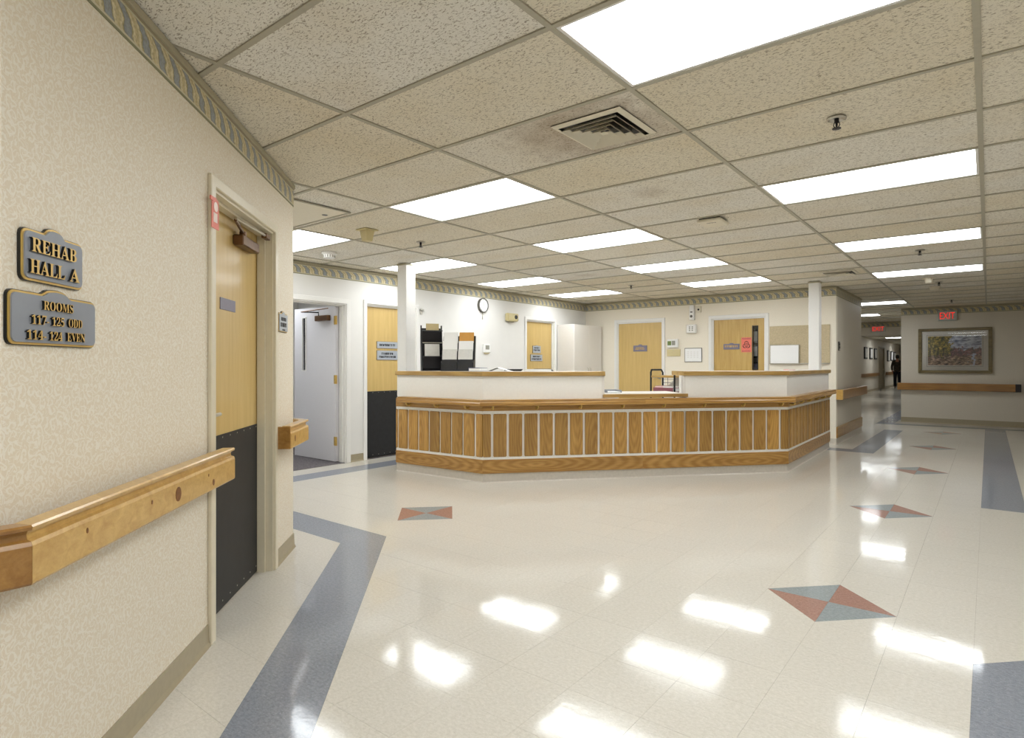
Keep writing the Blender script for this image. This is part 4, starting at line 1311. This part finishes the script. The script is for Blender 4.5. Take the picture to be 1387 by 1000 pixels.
# inner work surface with its supports
MB().sweep([A, B, GL], rect(-.75, -.05, .70, .735)).build('work_surface', 'white_lam', desk)
MB().sweep([GR, Cc, lerp(Cc, D, .84)], rect(-.60, -.05, .70, .735)).build('work_surface', 'white_lam', desk)
for p in (lerp(A, B, .25), lerp(B, Cc, .2), lerp(B, Cc, .8), lerp(Cc, D, .5)):
    MB().box(-.015, .015, .05, .55, 0, .70).build('support_panel', 'white_lam', desk, (p[0], p[1], 0), a if p[0] > -4.2 and p[1] < 7.2 else (PI / 2 if p[1] > 7.2 else 0))

# ------------------------------------------------------------------ things on the desk
TOPZ = 1.1652
def on_desk(x, y): return (x, y, TOPZ)
# left file rack: black stepped rack with three pockets
rk = thing('file_rack', 'black stepped file rack with cards on the left end of the desk', 'file rack', on_desk(-5.10, 4.80), math.radians(56))
MB().prism([(-.02, 0), (.08, 0), (.11, .38), (.10, .53), (.07, .53), (.06, .40)], -.125, -.112, 'x').build('side_panel', 'black', rk)
MB().prism([(-.02, 0), (.08, 0), (.11, .38), (.10, .53), (.07, .53), (.06, .40)], .112, .125, 'x').build('side_panel', 'black', rk)
MB().prism([(.075, 0), (.085, 0), (.115, .50), (.105, .50)], -.112, .112, 'x').build('back_panel', 'black', rk)
for k, z in enumerate((.03, .19, .33)):
    y = -.02 + k * .028
    MB().prism([(y - .01, z), (y, z), (y - .02, z + .13), (y - .03, z + .13)], -.112, .112, 'x').build('pocket', 'black_m', rk, bevel=.002)
    MB().tube([(-.118, y - .04, z + .135), (.118, y - .04, z + .135)], .006, 8).build('pocket_lip', 'steel' if k == 1 else 'black', rk)
def sheet(name, label, root, x, y, z, w_, h_, mat, tilt=.18, group=None):
    t = thing(name, label, 'paper', root.matrix_basis @ Vector((x, y, z)), root.rotation_euler.z, group)
    m = MB()
    for k in range(3):
        dy = k * .003
        m.prism([(dy, 0), (dy + .002, 0), (dy + .002 + h_ * tilt, h_ - k * .004), (dy + h_ * tilt, h_ - k * .004)], -w_ / 2 + k * .002, w_ / 2 - k * .003, 'x')
    m.build('sheets', mat, t)
    MB().prism([(-.0012, .0), (-.0002, 0), (-.0002 + h_ * .12 * tilt, h_ * .12), (-.0012 + h_ * .12 * tilt, h_ * .12)], -w_ / 2, w_ / 2, 'x').build('folded_edge', 'paper_grey', t)
    return t
for o_ in (rk,): bpy.context.view_layer.update()
sheet('card_stack', 'tan card in the top pocket of the black file rack', rk, .005, .02, .44, .15, .11, 'paper_tan', .1)
sheet('card_stack', 'off-white card in the middle pocket of the black file rack', rk, -.01, -.05, .17, .17, .14, 'paper_grey', .1)
# right rack: two columns of white pockets
rk2 = thing('literature_rack', 'dark literature rack with six paper pockets on the desk, right of the black rack', 'literature rack', on_desk(-4.72, 4.83), math.radians(34))
for x in (-.185, -.005, .175):
    MB().prism([(-.03, 0), (.10, 0), (.17, .40), (.13, .40), (.06, .13), (-.03, .10)], x - .004, x + .006, 'x').build('divider', 'black', rk2)
MB().prism([(.09, 0), (.10, 0), (.17, .40), (.16, .40)], -.185, .178, 'x').build('back_panel', 'black', rk2)
MB().prism([(-.035, 0), (-.03, 0), (.0, .125), (-.005, .125)], -.185, .178, 'x').build('front_panel', 'black', rk2)
MB().box(-.185, .178, -.03, .10, .0, .008).build('base', 'black', rk2)
bpy.context.view_layer.update()
pm = [['paper_grey', 'paper_grey'], ['paper_white', 'paper_white'], ['paper_white', 'paper_orange']]
nm = [['bottom left', 'bottom right'], ['middle left', 'middle right'], ['top left', 'top right']]
for r_ in range(3):
    for c_ in range(2):
        lab = 'amber envelope in the top right pocket of the literature rack' if pm[r_][c_] == 'paper_orange' else 'pale leaflets in the %s pocket of the literature rack' % nm[r_][c_]
        sheet('leaflet_stack', lab, rk2, -.095 + .18 * c_, -.005 + r_ * .04, .13 + r_ * .095, .166, .115 if r_ < 2 else .12, pm[r_][c_], .22, 'leaflets in the literature rack')
# papers along the counter near the corner
p = lerp(B, Cc, .04)
bk = thing('binder', 'slate blue binder lying on the desk counter left of the papers', 'binder', on_desk(-4.43, 4.85), .3)
MB().box(-.07, .07, -.09, .09, 0, .004).build('cover', 'paper_blue', bk); MB().box(-.068, .066, -.088, .088, .004, .032).build('pages', 'paper_white', bk)
MB().prism([(-.07, .032), (.07, .032), (.07, .036), (-.07, .04)], -.09, .09, 'y').build('cover', 'paper_blue', bk); MB().box(-.074, -.07, -.09, .09, 0, .04).build('spine', 'paper_blue', bk)
ob = thing('open_booklet', 'white open booklet propped on papers on the desk counter', 'booklet', on_desk(-4.20, 4.93), .5)
MB().prism([(-.12, 0), (0, .042), (.004, .04), (-.11, 0)], -.09, .09, 'y').build('page', 'paper_grey', ob)
MB().prism([(.14, 0), (0, .042), (-.004, .04), (.13, 0)], -.09, .09, 'y').build('page', 'paper_white', ob)
MB().box(-.12, .14, -.1, .1, 0, .003).build('under_sheet', 'paper_white', ob)
ps = thing('paper_stack', 'low white paper stack on the desk counter right of the booklet', 'paper', (lerp(B, Cc, .17)[0] - .10, lerp(B, Cc, .17)[1] + .09, TOPZ), a)
for k in range(4):
    MB().box(-.15 + .004 * k, .15 - .003 * k, -.09, .09 - .005 * k, .006 * k, .006 * k + .0055).build('sheet', 'paper_white' if k % 2 == 0 else 'paper_grey', ps)
pk = thing('notepad', 'small pink notepad on the right counter near the column', 'notepad', (-1.98, 7.95, TOPZ), 1.4)
MB().box(-.06, .06, -.05, .05, 0, .010).build('pad', 'paper_pink', pk); MB().box(-.06, .06, .042, .05, .010, .013).build('binding', 'tagred', pk)
gl = thing('tray', 'grey letter tray low on the desk at the gap in the counter', 'tray', (GL[0] - .12, GL[1] + .30, .9215), a)
m = MB(); m.box(-.05, .12, -.1, .12, 0, .004).box(-.05, -.046, -.1, .12, .004, .03).box(.116, .12, -.1, .12, .004, .03).box(-.046, .116, .116, .12, .004, .03)
m.build('tray_body', 'sign_grey', gl); MB().box(-.04, .11, -.09, .11, .004, .012).build('papers', 'paper_white', gl)

# office chairs behind the desk: only the tops of their backs show
def office_chair(label, loc, rz):
    c = thing('office_chair', label, 'chair', loc, rz, 'black office chairs behind the desk')
    m = MB().box(-.24, .24, -.24, .24, .46, .54); m.build('seat', 'black', c, bevel=.03, seg=3)
    m = MB(); m.prism([(-.20, .62), (.20, .62), (.24, .80), (.22, 1.10), (.14, 1.178), (-.14, 1.178), (-.22, 1.10), (-.24, .80)], .22, .28, 'y'); m.build('backrest', 'black', c, bevel=.02, seg=2)
    MB().tube([(0, .18, .50), (0, .30, .52), (0, .31, .80)], .02, 8).build('back_bar', 'black_m', c)
    MB().cyl((0, 0, .10), (0, 0, .46), .028, 12).build('gas_column', 'steel', c)
    for k in range(5):
        q = 2 * PI * k / 5
        l = MB().tube([(0, 0, .11), (.28 * math.cos(q), .28 * math.sin(q), .075)], [.026, .016], 8).build('leg', 'black', c)
        MB().lathe([(0, -.012), (.026, -.012), (.028, 0), (.026, .012), (0, .012)], 12, (.28 * math.cos(q), .28 * math.sin(q), .029), 'y').build('caster', 'black_m', l)
    return c
office_chair('black office chair behind the desk, its top left of the plaque door', (-4.86, 6.02, 0), .6)
office_chair('black office chair behind the desk, its top in front of the plaque door', (-5.02, 6.95, 0), .9)

# chart cart behind the gap
ct = thing('chart_cart', 'black tubular chart cart with a wooden top behind the gap in the desk', 'cart', (-3.55, 7.83, 0), math.radians(-8))
for x, top in ((-.19, 1.165), (.19, 1.10)):
    MB().tube([(x, -.15, .06), (x, -.15, top - .03), (x, -.13, top), (x, .11, top), (x, .15, top - .04), (x, .15, .06)] if x < 0 else [(x, -.15, .06), (x, -.15, top), ], .013, 8).build('frame_tube', 'black_m', ct, smooth=True)
MB().tube([(.19, .15, .06), (.19, .15, 1.10)], .013, 8).build('frame_tube', 'black_m', ct)
MB().tube([(-.19, -.15, 1.165), (-.19, -.15, 1.17)], .013, 8).build('tube_cap', 'black_m', ct)
MB().box(-.18, .18, -.16, .16, 1.058, 1.088).build('cart_top', 'oak_c', ct, bevel=.004)
for z in (.30, .84): MB().box(-.18, .18, -.15, .15, z, z + .02).build('cart_shelf', 'black_m', ct)
m = MB()
for z in (.93, .98, 1.03): m.tube([(-.17, .14, z), (.17, .14, z)], .003, 6)
for x in (-.1, 0, .06, .12): m.tube([(x, .14, .84), (x, .14, 1.05)], .003, 6)
m.build('wire_grid', 'black_m', ct)
for x in (-.19, .19):
    for y in (-.15, .15):
        MB().lathe([(0, -.012), (.028, -.012), (.03, 0), (.028, .012), (0, .012)], 12, (x, y, .03), 'y').build('caster', 'black', ct)
cb = thing('chart_binder', 'maroon chart binder lying on the black cart', 'binder', (-3.55, 7.83, .8605), math.radians(-8))
MB().box(-.16, .16, -.135, .12, 0, .006).build('cover', 'maroon', cb); MB().box(-.155, .15, -.125, .12, .006, .052).build('pages', 'paper_white', cb)
MB().box(-.16, .16, -.135, .12, .052, .058).build('cover', 'maroon', cb); MB().box(-.16, .16, -.138, -.135, 0, .058).build('spine', 'maroon', cb)
pp = thing('chart_papers', 'pink and white papers on top of the maroon binder on the cart', 'paper', (-3.55, 7.83, .919), math.radians(-8))
MB().box(-.14, -.02, -.12, .08, 0, .022).build('pink_pad', 'paper_pink', pp); MB().box(-.015, .14, -.12, .08, 0, .018).build('white_pad', 'paper_white', pp)
m = MB().prism([(-.06, .02), (.145, .02), (.145, .13), (.06, .13)], .085, .09, 'y'); m.build('standing_sheet', 'paper_grey', pp)

# ------------------------------------------------------------------ wall fittings
ck = thing('wall_clock', 'small round white wall clock with a grey rim on the white wall', 'clock', W_NURSE.at(7.10, 0, 2.185), W_NURSE.r)
MB().lathe([(.112, 0), (.118, -.03), (.112, -.042), (.102, -.042), (.100, -.030)], 32, axis='y').build('rim', 'ink', ck, smooth=True)
MB().lathe([(0, -.031), (.101, -.031), (.101, -.028)], 32, axis='y').build('dial', 'paper_white', ck)
MB().box(-.003, .003, -.034, -.031, -.01, .055).build('hour_hand', 'ink', ck); MB().box(-.002, .002, -.036, -.034, -.075, .015).build('minute_hand', 'ink', ck)
m = MB()
for k in range(12):
    q = k * PI / 6
    m.box(.085 * math.cos(q) - .004, .085 * math.cos(q) + .004, -.033, -.031, .085 * math.sin(q) - .004, .085 * math.sin(q) + .004)
m.build('hour_marks', 'ink', ck)
ht = thing('key_tag', 'little tag on a cord hanging just below the wall clock', 'tag', W_NURSE.at(7.105, 0, 1.96), W_NURSE.r)
MB().cyl((0, -.006, .03), (0, -.006, .105), .004, 6).build('cord', 'cove', ht); MB().box(-.012, .012, -.008, -.002, 0, .035).build('tag_plate', 'steel', ht, bevel=.003)
al = thing('alarm_box', 'beige alarm speaker box with a round black eye on the white wall', 'alarm', W_NURSE.at(7.80, 0, 2.035), W_NURSE.r)
MB().box(-.135, .135, -.085, 0, -.065, .065).build('case', 'plastic_beige', al, bevel=.012, seg=2)
MB().lathe([(0, -.098), (.03, -.098), (.036, -.085)], 18, (.06, 0, .005), 'y').build('eye', 'black', al); MB().box(-.05, .05, -.05, 0, -.078, -.064).build('mount', 'cove', al)
MB().lathe([(0, -.09), (.006, -.09), (.006, -.085)], 10, (.112, 0, -.035), 'y').build('indicator', 'black', al)
th = thing('thermostat', 'white thermostat with a grey screen on the white wall below the clock', 'thermostat', W_NURSE.at(7.19, 0, 1.50), W_NURSE.r)
MB().box(-.085, .085, -.03, 0, -.07, .07).build('case', 'plastic_white', th, bevel=.008); MB().box(-.04, .05, -.032, -.03, -.018, .048).build('screen', 'lcd', th)
MB().box(-.05, .06, -.024, 0, -.085, -.07).build('lower_lip', 'paper_tan', th)
hk = thing('door_holder', 'small grey catch on the white wall right of the left column', 'catch', W_NURSE.at(5.80, 0, 1.99), W_NURSE.r)
MB().box(-.02, .02, -.012, 0, -.04, .04).build('plate', 'steel', hk, bevel=.002); MB().box(-.035, .03, -.04, -.012, .015, .04).build('arm', 'steel', hk, bevel=.004)
# tall white cabinet in the back corner
cbn = thing('white_cabinet', 'tall white two-door cabinet standing in the back corner', 'cabinet', (-6.2, 9.65, 0))
MB().box(-.19, .175, -.47, .50, .08, 1.985).build('cabinet_body', 'white_lam', cbn, bevel=.004)
MB().box(-.19, .15, -.46, .49, 0, .08).build('plinth', 'desk_cove', cbn)
for k, (y0, y1) in enumerate(((-.468, .012), (.016, .498))):
    dd = MB().box(.176, .196, y0, y1, .085, 1.983).build('cabinet_door', 'white_lam', cbn, bevel=.002)
    yy = y1 - .04 if k == 0 else y0 + .04
    MB().tube([(.196, yy, 1.08), (.222, yy, 1.09), (.222, yy, 1.17), (.196, yy, 1.18)], .005, 6).build('handle', 'steel', dd)
# back wall group
def wbox(name, label, cat, wl, x0, x1, z0, z1, d, mat, bev=.006):
    r_ = thing(name, label, cat, wl.at((x0 + x1) / 2, .002, (z0 + z1) / 2), wl.r)
    MB().box(-(x1 - x0) / 2, (x1 - x0) / 2, -d, 0, -(z1 - z0) / 2, (z1 - z0) / 2).build('case', mat, r_, bevel=bev)
    return r_
q = wbox('control_panel', 'white control panel with a green display right of the back door', 'panel', W_BACK, -4.632, -4.425, 1.55, 1.70, .05, 'plastic_white')
MB().box(-.09, -.02, -.053, -.05, -.035, .04).build('green_display', 'green', q); MB().box(-.008, .055, -.053, -.05, -.035, .045).build('keypad', 'lcd', q)
q = wbox('blank_plate', 'beige blank plate just below the control panel', 'plate', W_BACK, -4.648, -4.392, 1.392, 1.515, .015, 'plastic_beige', .003)
MB().lathe([(0, -.017), (.006, -.017), (.006, -.015)], 8, (0, 0, .045), 'y').build('screw', 'steel', q)
q = wbox('notice_frame', 'small white notice in a thin dark frame between the two back doors', 'notice', W_BACK, -4.310, -3.990, 1.285, 1.535, .012, 'ink', .003)
MB().box(-.15, .15, -.014, -.012, -.115, .115).build('notice_sheet', 'board', q)
m = MB()
for k in range(4):
    for r_ in range(6): m.box(-.11 + k * .058, -.075 + k * .058, -.0145, -.014, .06 - r_ * .022, .066 - r_ * .022)
m.build('printed_lines', 'paper_grey', q)
q = wbox('intercom', 'tall narrow cream door chime high on the back wall', 'intercom', W_BACK, -4.200, -4.115, 2.03, 2.29, .07, 'plastic_white', .008)
MB().lathe([(0, -.074), (.022, -.074), (.024, -.07)], 14, (-.005, 0, -.065), 'y').build('speaker', 'ink', q); MB().box(-.022, .018, -.073, -.07, .0, .02).build('button', 'ink', q)
q = wbox('wall_sensor', 'small square cream sensor with a black dot beside the door chime', 'sensor', W_BACK, -4.085, -4.0, 2.16, 2.27, .03, 'plastic_cream', .004)
MB().lathe([(0, -.034), (.016, -.034), (.018, -.03)], 14, (-.005, 0, -.005), 'y').build('lens', 'black', q)
q = wbox('call_box', 'white square call box below the door chime on the back wall', 'box', W_BACK, -4.255, -4.085, 1.80, 1.95, .07, 'plastic_white', .008)
m = MB()
for x in (-.035, .015):
    for z in (-.03, 0, .03): m.box(x, x + .026, -.072, -.07, z - .008, z + .010)
m.build('grille_pads', 'lcd', q)
# fabric board and marker board
q = wbox('fabric_board', 'large tan fabric board on the back wall behind the right column', 'board', W_BACK, -2.842, -1.945, 1.265, 1.865, .016, 'cork', .002)
MB().box(-.45, .45, -.03, 0, -.312, -.300).build('ledge', 'steel', q)
q = thing('marker_board', 'white marker board in front of the tan fabric board', 'board', W_BACK.at(-2.607, .034, 1.405), 0)
MB().box(-.225, .225, -.012, 0, -.155, .155).build('frame', 'steel', q, bevel=.003); MB().box(-.213, .213, -.014, -.012, -.143, .143).build('writing_face', 'board', q)
q = wbox('switch_plate', 'dark switch plate with two rockers on the corridor wall edge', 'switch', W_CORR, 10.33, 10.44, 1.46, 1.60, .012, 'ink', .002)
for z in (-.022, .025): MB().box(-.02, .02, -.02, -.012, z - .015, z + .015).build('rocker', 'black', q)
MB().box(-.03, .03, -.014, -.012, -.062, -.045).build('label_strip', 'steel', q)

# framed picture on the far wall
pc = thing('framed_picture', 'large autumn woodland print in an olive gold frame on the far wall', 'picture', W_FAR.at(-.56, 0, 1.53), 0)
FW, FH = .625, .467
m = MB()
fo, fi = (FW, FH), (FW - .065, FH - .055)
for q in ([(-fo[0], -fo[1]), (fo[0], -fo[1]), (fi[0], -fi[1]), (-fi[0], -fi[1])], [(fo[0], -fo[1]), (fo[0], fo[1]), (fi[0], fi[1]), (fi[0], -fi[1])],
          [(fo[0], fo[1]), (-fo[0], fo[1]), (-fi[0], fi[1]), (fi[0], fi[1])], [(-fo[0], fo[1]), (-fo[0], -fo[1]), (-fi[0], -fi[1]), (-fi[0], fi[1])]):
    MB().prism(q, -.045, 0, 'y').build('frame_side', 'frame_gold', pc, bevel=.006)
MB().box(-fi[0], fi[0], -.012, -.008, -fi[1], fi[1]).build('mat_board', 'mat_board', pc)
m = MB()
for q in ((-.475, .475, .325, .329), (-.475, .475, -.329, -.325), (-.475, -.471, -.325, .325), (.471, .475, -.325, .325)): m.box(q[0], q[1], -.0132, -.012, q[2], q[3])
m.build('inner_line', 'ink', pc)
MB().box(-.452, .452, -.014, -.012, -.302, .302).build('print', 'print', pc)
MB().box(-fi[0], fi[0], -.026, -.024, -fi[1], fi[1]).build('glazing', 'glass', pc)

# pictures along the far passage
for k, (y, z0, z1, lab) in enumerate([(29.9, 1.50, 2.02, 'dark framed picture in the far passage, nearest of the row'), (31.4, 1.50, 2.02, 'dark framed picture in the far passage, second of the row'), (32.8, 1.50, 2.02, 'dark framed picture in the far passage, third, before the grey door'),
                                      (37.4, 1.42, 2.02, 'dark framed picture in the far passage, first beyond the grey door'), (38.8, 1.46, 2.0, 'pale framed picture in the far passage, second beyond the grey door'), (40.1, 1.48, 1.98, 'pale framed picture in the far passage, farthest of all')]):
    q = thing('passage_picture', lab, 'picture', W_HALL.at(y, 0, (z0 + z1) / 2), W_HALL.r, 'pictures along the far passage')
    w_, h_ = .36, (z1 - z0) / 2
    MB().prism([(-w_, -h_), (w_, -h_), (w_, h_), (-w_, h_)], -.05, 0, 'y').build('frame', 'black', q, bevel=.008)
    MB().box(-w_ + .06, w_ - .06, -.053, -.05, -h_ + .06, h_ - .06).build('picture_sheet', 'paper_grey' if k < 4 else 'paper_white', q)

# ------------------------------------------------------------------ ceiling fittings
def diffuser(x, y, label):
    t = thing('air_vent', label, 'vent', (x, y, CEIL), 0, 'square ceiling air vents')
    a0_, a1_ = .200, .165
    m = MB()
    z0, z1 = -.014, -.001
    m.prism([(-a0_, -a0_), (a0_, -a0_), (a0_, a0_), (-a0_, a0_)], -.0015, -.0005)
    m.build('plenum_plate', 'sign_black', t)
    def ring(ro, ri, zo, zi, th, name):
        m = MB()
        c = [(-1, -1), (1, -1), (1, 1), (-1, 1)]
        vs_ = [(px * ro, py * ro, zo) for px, py in c] + [(px * ri, py * ri, zi) for px, py in c] + [(px * ro, py * ro, zo + th) for px, py in c] + [(px * ri, py * ri, zi + th) for px, py in c]
        fs = []
        for i in range(4):
            j = (i + 1) % 4
            fs += [(i, j, 4 + j, 4 + i), (8 + i, 12 + i, 12 + j, 8 + j), (i, 8 + i, 8 + j, j), (4 + i, 4 + j, 12 + j, 12 + i)]
        m._add(vs_, fs)
        m.build(name, 'plastic_cream', t)
    ring(.200, .172, -.004, -.012, .002, 'flange')
    for r_ in (.160, .122, .084, .046):
        ring(r_, r_ - .020, -.026, -.006, .002, 'louvre_ring')
    m = MB(); m._add([(-.018, -.018, -.022), (.018, -.018, -.022), (.018, .018, -.022), (-.018, .018, -.022), (0, 0, -.010)], [(0, 1, 2, 3), (0, 4, 1), (1, 4, 2), (2, 4, 3), (3, 4, 0)])
    m.build('centre_cone', 'plastic_cream', t)
diffuser(-1.575, 2.69, 'large square louvred air vent beside the nearest ceiling light')
diffuser(-1.56, 8.77, 'distant square louvred air vent above the right column')
def sprinkler(x, y, label, mat='black_m', r=.045):
    t = thing('sprinkler', label, 'sprinkler', (x, y, CEIL), 0, 'ceiling sprinkler heads')
    MB().lathe([(r, -.001), (r, -.006), (r * .82, -.010), (r * .55, -.003), (0, -.003)], 20).build('escutcheon', 'steel' if mat == 'black_m' else 'plastic_white', t, smooth=True)
    MB().lathe([(0, -.003), (.011, -.003), (.011, -.022), (.006, -.026), (.004, -.048), (0, -.048)], 10).build('body', mat, t)
    m = MB()
    m.tube([(-.010, 0, -.02), (-.014, 0, -.035), (-.004, 0, -.052)], .0025, 6); m.tube([(.010, 0, -.02), (.014, 0, -.035), (.004, 0, -.052)], .0025, 6)
    m.build('frame_arms', mat, t)
    MB().lathe([(0, -.050), (.020, -.050), (.021, -.053), (0, -.055)], 14).build('deflector', 'black_m', t)
sprinkler(-.594, 3.27, 'nearest sprinkler head, on the board between the first two corridor lights')
sprinkler(-4.46, 4.04, 'sprinkler head between the left column and the cone detector')
sprinkler(-4.33, 8.2, 'tiny sprinkler head far back over the desk')
sprinkler(-.577, 7.58, 'sprinkler head before the third corridor ceiling light')
sprinkler(-.575, 10.65, 'small far sprinkler head beyond the fourth corridor light')
sprinkler(-.545, 13.68, 'farthest sprinkler head, above the exit sign')
wp = thing('wireless_unit', 'square white wireless unit hanging crooked under the ceiling boards', 'device', (-1.835, 4.93, CEIL - .001), math.radians(3))
MB().box(-.10, .10, -.115, .115, -.034, -.010).build('case', 'plastic_cream', wp, bevel=.006); MB().box(-.085, .085, -.10, .10, -.010, 0).build('mount', 'black', wp)
scr = MB()
for k in range(6): scr.box(-.035 + k * .013, -.027 + k * .013, -.06, -.045 + (k % 2) * .006, -.0348, -.034)
scr.build('printed_mark', 'ink', wp)
def detector(x, y, label, mat, prof, n=20):
    t = thing('smoke_detector', label, 'detector', (x, y, CEIL), 0)
    MB().lathe(prof[0], n).build('base', mat, t, smooth=True); MB().lathe(prof[1], n).build('sensor_head', mat, t, smooth=True)
    return t
t = thing('smoke_detector', 'beige square tapered detector on the ceiling left of the front light', 'detector', (-4.44, 3.38, CEIL))
MB().box(-.072, .072, -.072, .072, -.010, 0).build('base', 'plastic_beige', t, bevel=.003)
m = MB(); m._add([(px * .048, py * .048, -.010) for px, py in ((-1, -1), (1, -1), (1, 1), (-1, 1))] + [(px * .034, py * .034, -.105) for px, py in ((-1, -1), (1, -1), (1, 1), (-1, 1))], [(0, 1, 2, 3), (4, 5, 6, 7), (0, 1, 5, 4), (1, 2, 6, 5), (2, 3, 7, 6), (3, 0, 4, 7)])
m.build('sensor_head', 'plastic_beige', t, bevel=.004)
t = thing('smoke_detector', 'white ribbed round detector on the alcove ceiling near the open door', 'detector', (-5.66, 3.81, CEIL))
MB().lathe([(.08, 0), (.08, -.02), (.07, -.024), (0, -.024)], 24).build('base', 'plastic_white', t, smooth=True)
MB().lathe([(.062, -.024), (.058, -.06), (.044, -.066), (0, -.068)], 24).build('sensor_head', 'plastic_white', t, smooth=True)
m = MB()
for k in range(14):
    q = 2 * PI * k / 14; m.box(.060 * math.cos(q) - .003, .060 * math.cos(q) + .003, .060 * math.sin(q) - .003, .060 * math.sin(q) + .003, -.056, -.03)
m.build('vent_slots', 'lcd', t)
for (x, y, lab) in ((-.66, 10.05, 'cream cone detector just beyond the fourth corridor light'), (-.667, 11.3, 'small low round detector behind the cone detector, far ceiling')):
    detector(x, y, lab, 'plastic_cream', ([(.085, 0), (.085, -.012), (0, -.012)], [(.05, -.012), (.045, -.07), (.032, -.08), (0, -.08)] if y < 11 else [(.07, -.012), (.06, -.05), (0, -.055)]))
hx = thing('access_panel', 'flat ceiling access panel with a dark hole above the alcove', 'panel', (-4.55, 2.65, CEIL - .003))
MB().box(-.50, .50, -.24, .24, -.005, 0).build('panel_sheet', 'plastic_cream', hx, bevel=.002)
MB().lathe([(0, -.0062), (.022, -.0062), (.024, -.005)], 16, (.30, .17, 0)).build('key_hole', 'sign_black', hx)
MB().box(-.505, .505, .24, .262, -.008, 0).build('panel_frame', 'tbar', hx); MB().box(.5, .52, -.24, .262, -.008, 0).build('panel_frame', 'tbar', hx)

# ------------------------------------------------------------------ person walking away down the passage
def skinned(name, mat, pts, edges, parent, sub=2):
    me = bpy.data.meshes.new(name)
    me.from_pydata([p[:3] for p in pts], edges, []); me.update()
    o = bpy.data.objects.new(name, me); COL.objects.link(o); o.parent = parent
    sk = o.modifiers.new('skin', 'SKIN')
    sk.use_smooth_shade = True
    for i, p in enumerate(pts):
        me.skin_vertices[0].data[i].radius = (p[3], p[4] if len(p) > 4 else p[3])
        me.skin_vertices[0].data[i].use_root = (i == 0)
    ss = o.modifiers.new('sub', 'SUBSURF'); ss.levels = sub; ss.render_levels = sub
    me.materials.append(M[mat])
    return o
pr = thing('person', 'distant dark-haired person in an olive jacket and dark trousers walking down the passage', 'person', (-3.78, 36.6, 0), math.radians(8))
ang = .25
body = [(0, 0, .93, .13, .10), (0, 0, 1.15, .125, .09), (0, 0, 1.36, .15, .095), (0, 0, 1.48, .055, .05), (0, .0, 1.55, .05, .05), (0, .01, 1.62, .072, .088), (0, .01, 1.71, .062, .075),
        (-.17, 0, 1.40, .052), (-.24, .04, 1.14, .042), (-.22, -.10, .92, .034), (-.215, -.13, .84, .03), (.17, 0, 1.40, .052), (.24, -.02, 1.14, .042), (.23, .10, .92, .034), (.225, .13, .84, .03),
        (-.09, 0, .86, .085), (-.10, .14, .48, .06), (-.10, .02, .09, .042), (-.10, .14, .04, .038, .03), (.09, 0, .86, .085), (.10, -.08, .48, .06), (.10, -.24, .12, .042), (.10, -.14, .05, .038, .03)]
be = [(0, 1), (1, 2), (2, 3), (3, 4), (4, 5), (5, 6), (2, 7), (7, 8), (8, 9), (9, 10), (2, 11), (11, 12), (12, 13), (13, 14), (0, 15), (15, 16), (16, 17), (17, 18), (0, 19), (19, 20), (20, 21), (21, 22)]
bd = skinned('body', 'skin', body, be, pr)
for sx, hy, hz in ((-.215, -.13, .84), (.225, .13, .84)):
    for k in range(4):
        MB().tube([(sx + (k - 1.5) * .004, hy + (k - 1.5) * .018, hz), (sx * .98, hy + (k - 1.5) * .019, hz - .05), (sx * .95, hy + (k - 1.5) * .018, hz - .085 + abs(k - 1.5) * .01)], [.010, .009, .007], 6).build('finger', 'skin', pr)
    MB().tube([(sx, hy + .03, hz + .02), (sx * .97, hy + .05, hz - .02), (sx * .95, hy + .052, hz - .045)], [.011, .010, .008], 6).build('thumb', 'skin', pr)
jk = [(0, 0, .80, .20, .15), (0, 0, 1.12, .18, .135), (0, 0, 1.34, .19, .135), (0, 0, 1.50, .10, .085), (-.18, 0, 1.40, .08), (-.245, .04, 1.14, .058), (-.222, -.09, .93, .048), (.18, 0, 1.40, .08), (.245, -.02, 1.14, .058), (.232, .09, .93, .048)]
skinned('jacket', 'jacket', jk, [(0, 1), (1, 2), (2, 3), (2, 4), (4, 5), (5, 6), (2, 7), (7, 8), (8, 9)], pr)
tr = [(0, 0, .98, .17, .13), (-.09, 0, .86, .105), (-.10, .14, .48, .078), (-.10, .03, .06, .066), (.09, 0, .86, .105), (.10, -.08, .48, .078), (.10, -.23, .10, .066)]
skinned('trousers', 'trousers', tr, [(0, 1), (1, 2), (2, 3), (0, 4), (4, 5), (5, 6)], pr)
for (x, y, z, p) in ((-.10, .08, .045, 0), (.10, -.19, .06, .3)):
    s_ = skinned('shoe', 'shoe', [(x, y - .08, z, .045, .04), (x, y + .04, z, .05, .04), (x, y + .13, z - .01, .04, .028)], [(0, 1), (1, 2)], pr)
skinned('hair', 'hair', [(0, -.045, 1.55, .075, .06), (0, -.035, 1.64, .092, .085), (0, -.02, 1.72, .09, .098), (0, -.005, 1.76, .06, .07)], [(0, 1), (1, 2), (2, 3)], pr)
for sx in (-.074, .074):
    MB().lathe([(0, -.008), (.010, -.006), (.013, 0), (.008, .008), (0, .009)], 8, (sx, .02, 1.63), 'y').build('ear', 'skin', pr)
    MB().lathe([(0, -.004), (.009, 0), (0, .004)], 8, (sx * .36, .092, 1.645), 'y').build('eye', 'black', pr)
MB().tube([(0, .09, 1.65), (0, .112, 1.615), (0, .092, 1.60)], [.008, .014, .010], 8).build('nose', 'skin', pr)
MB().tube([(-.022, .084, 1.575), (0, .092, 1.573), (.022, .084, 1.575)], .005, 6).build('mouth', 'maroon', pr)
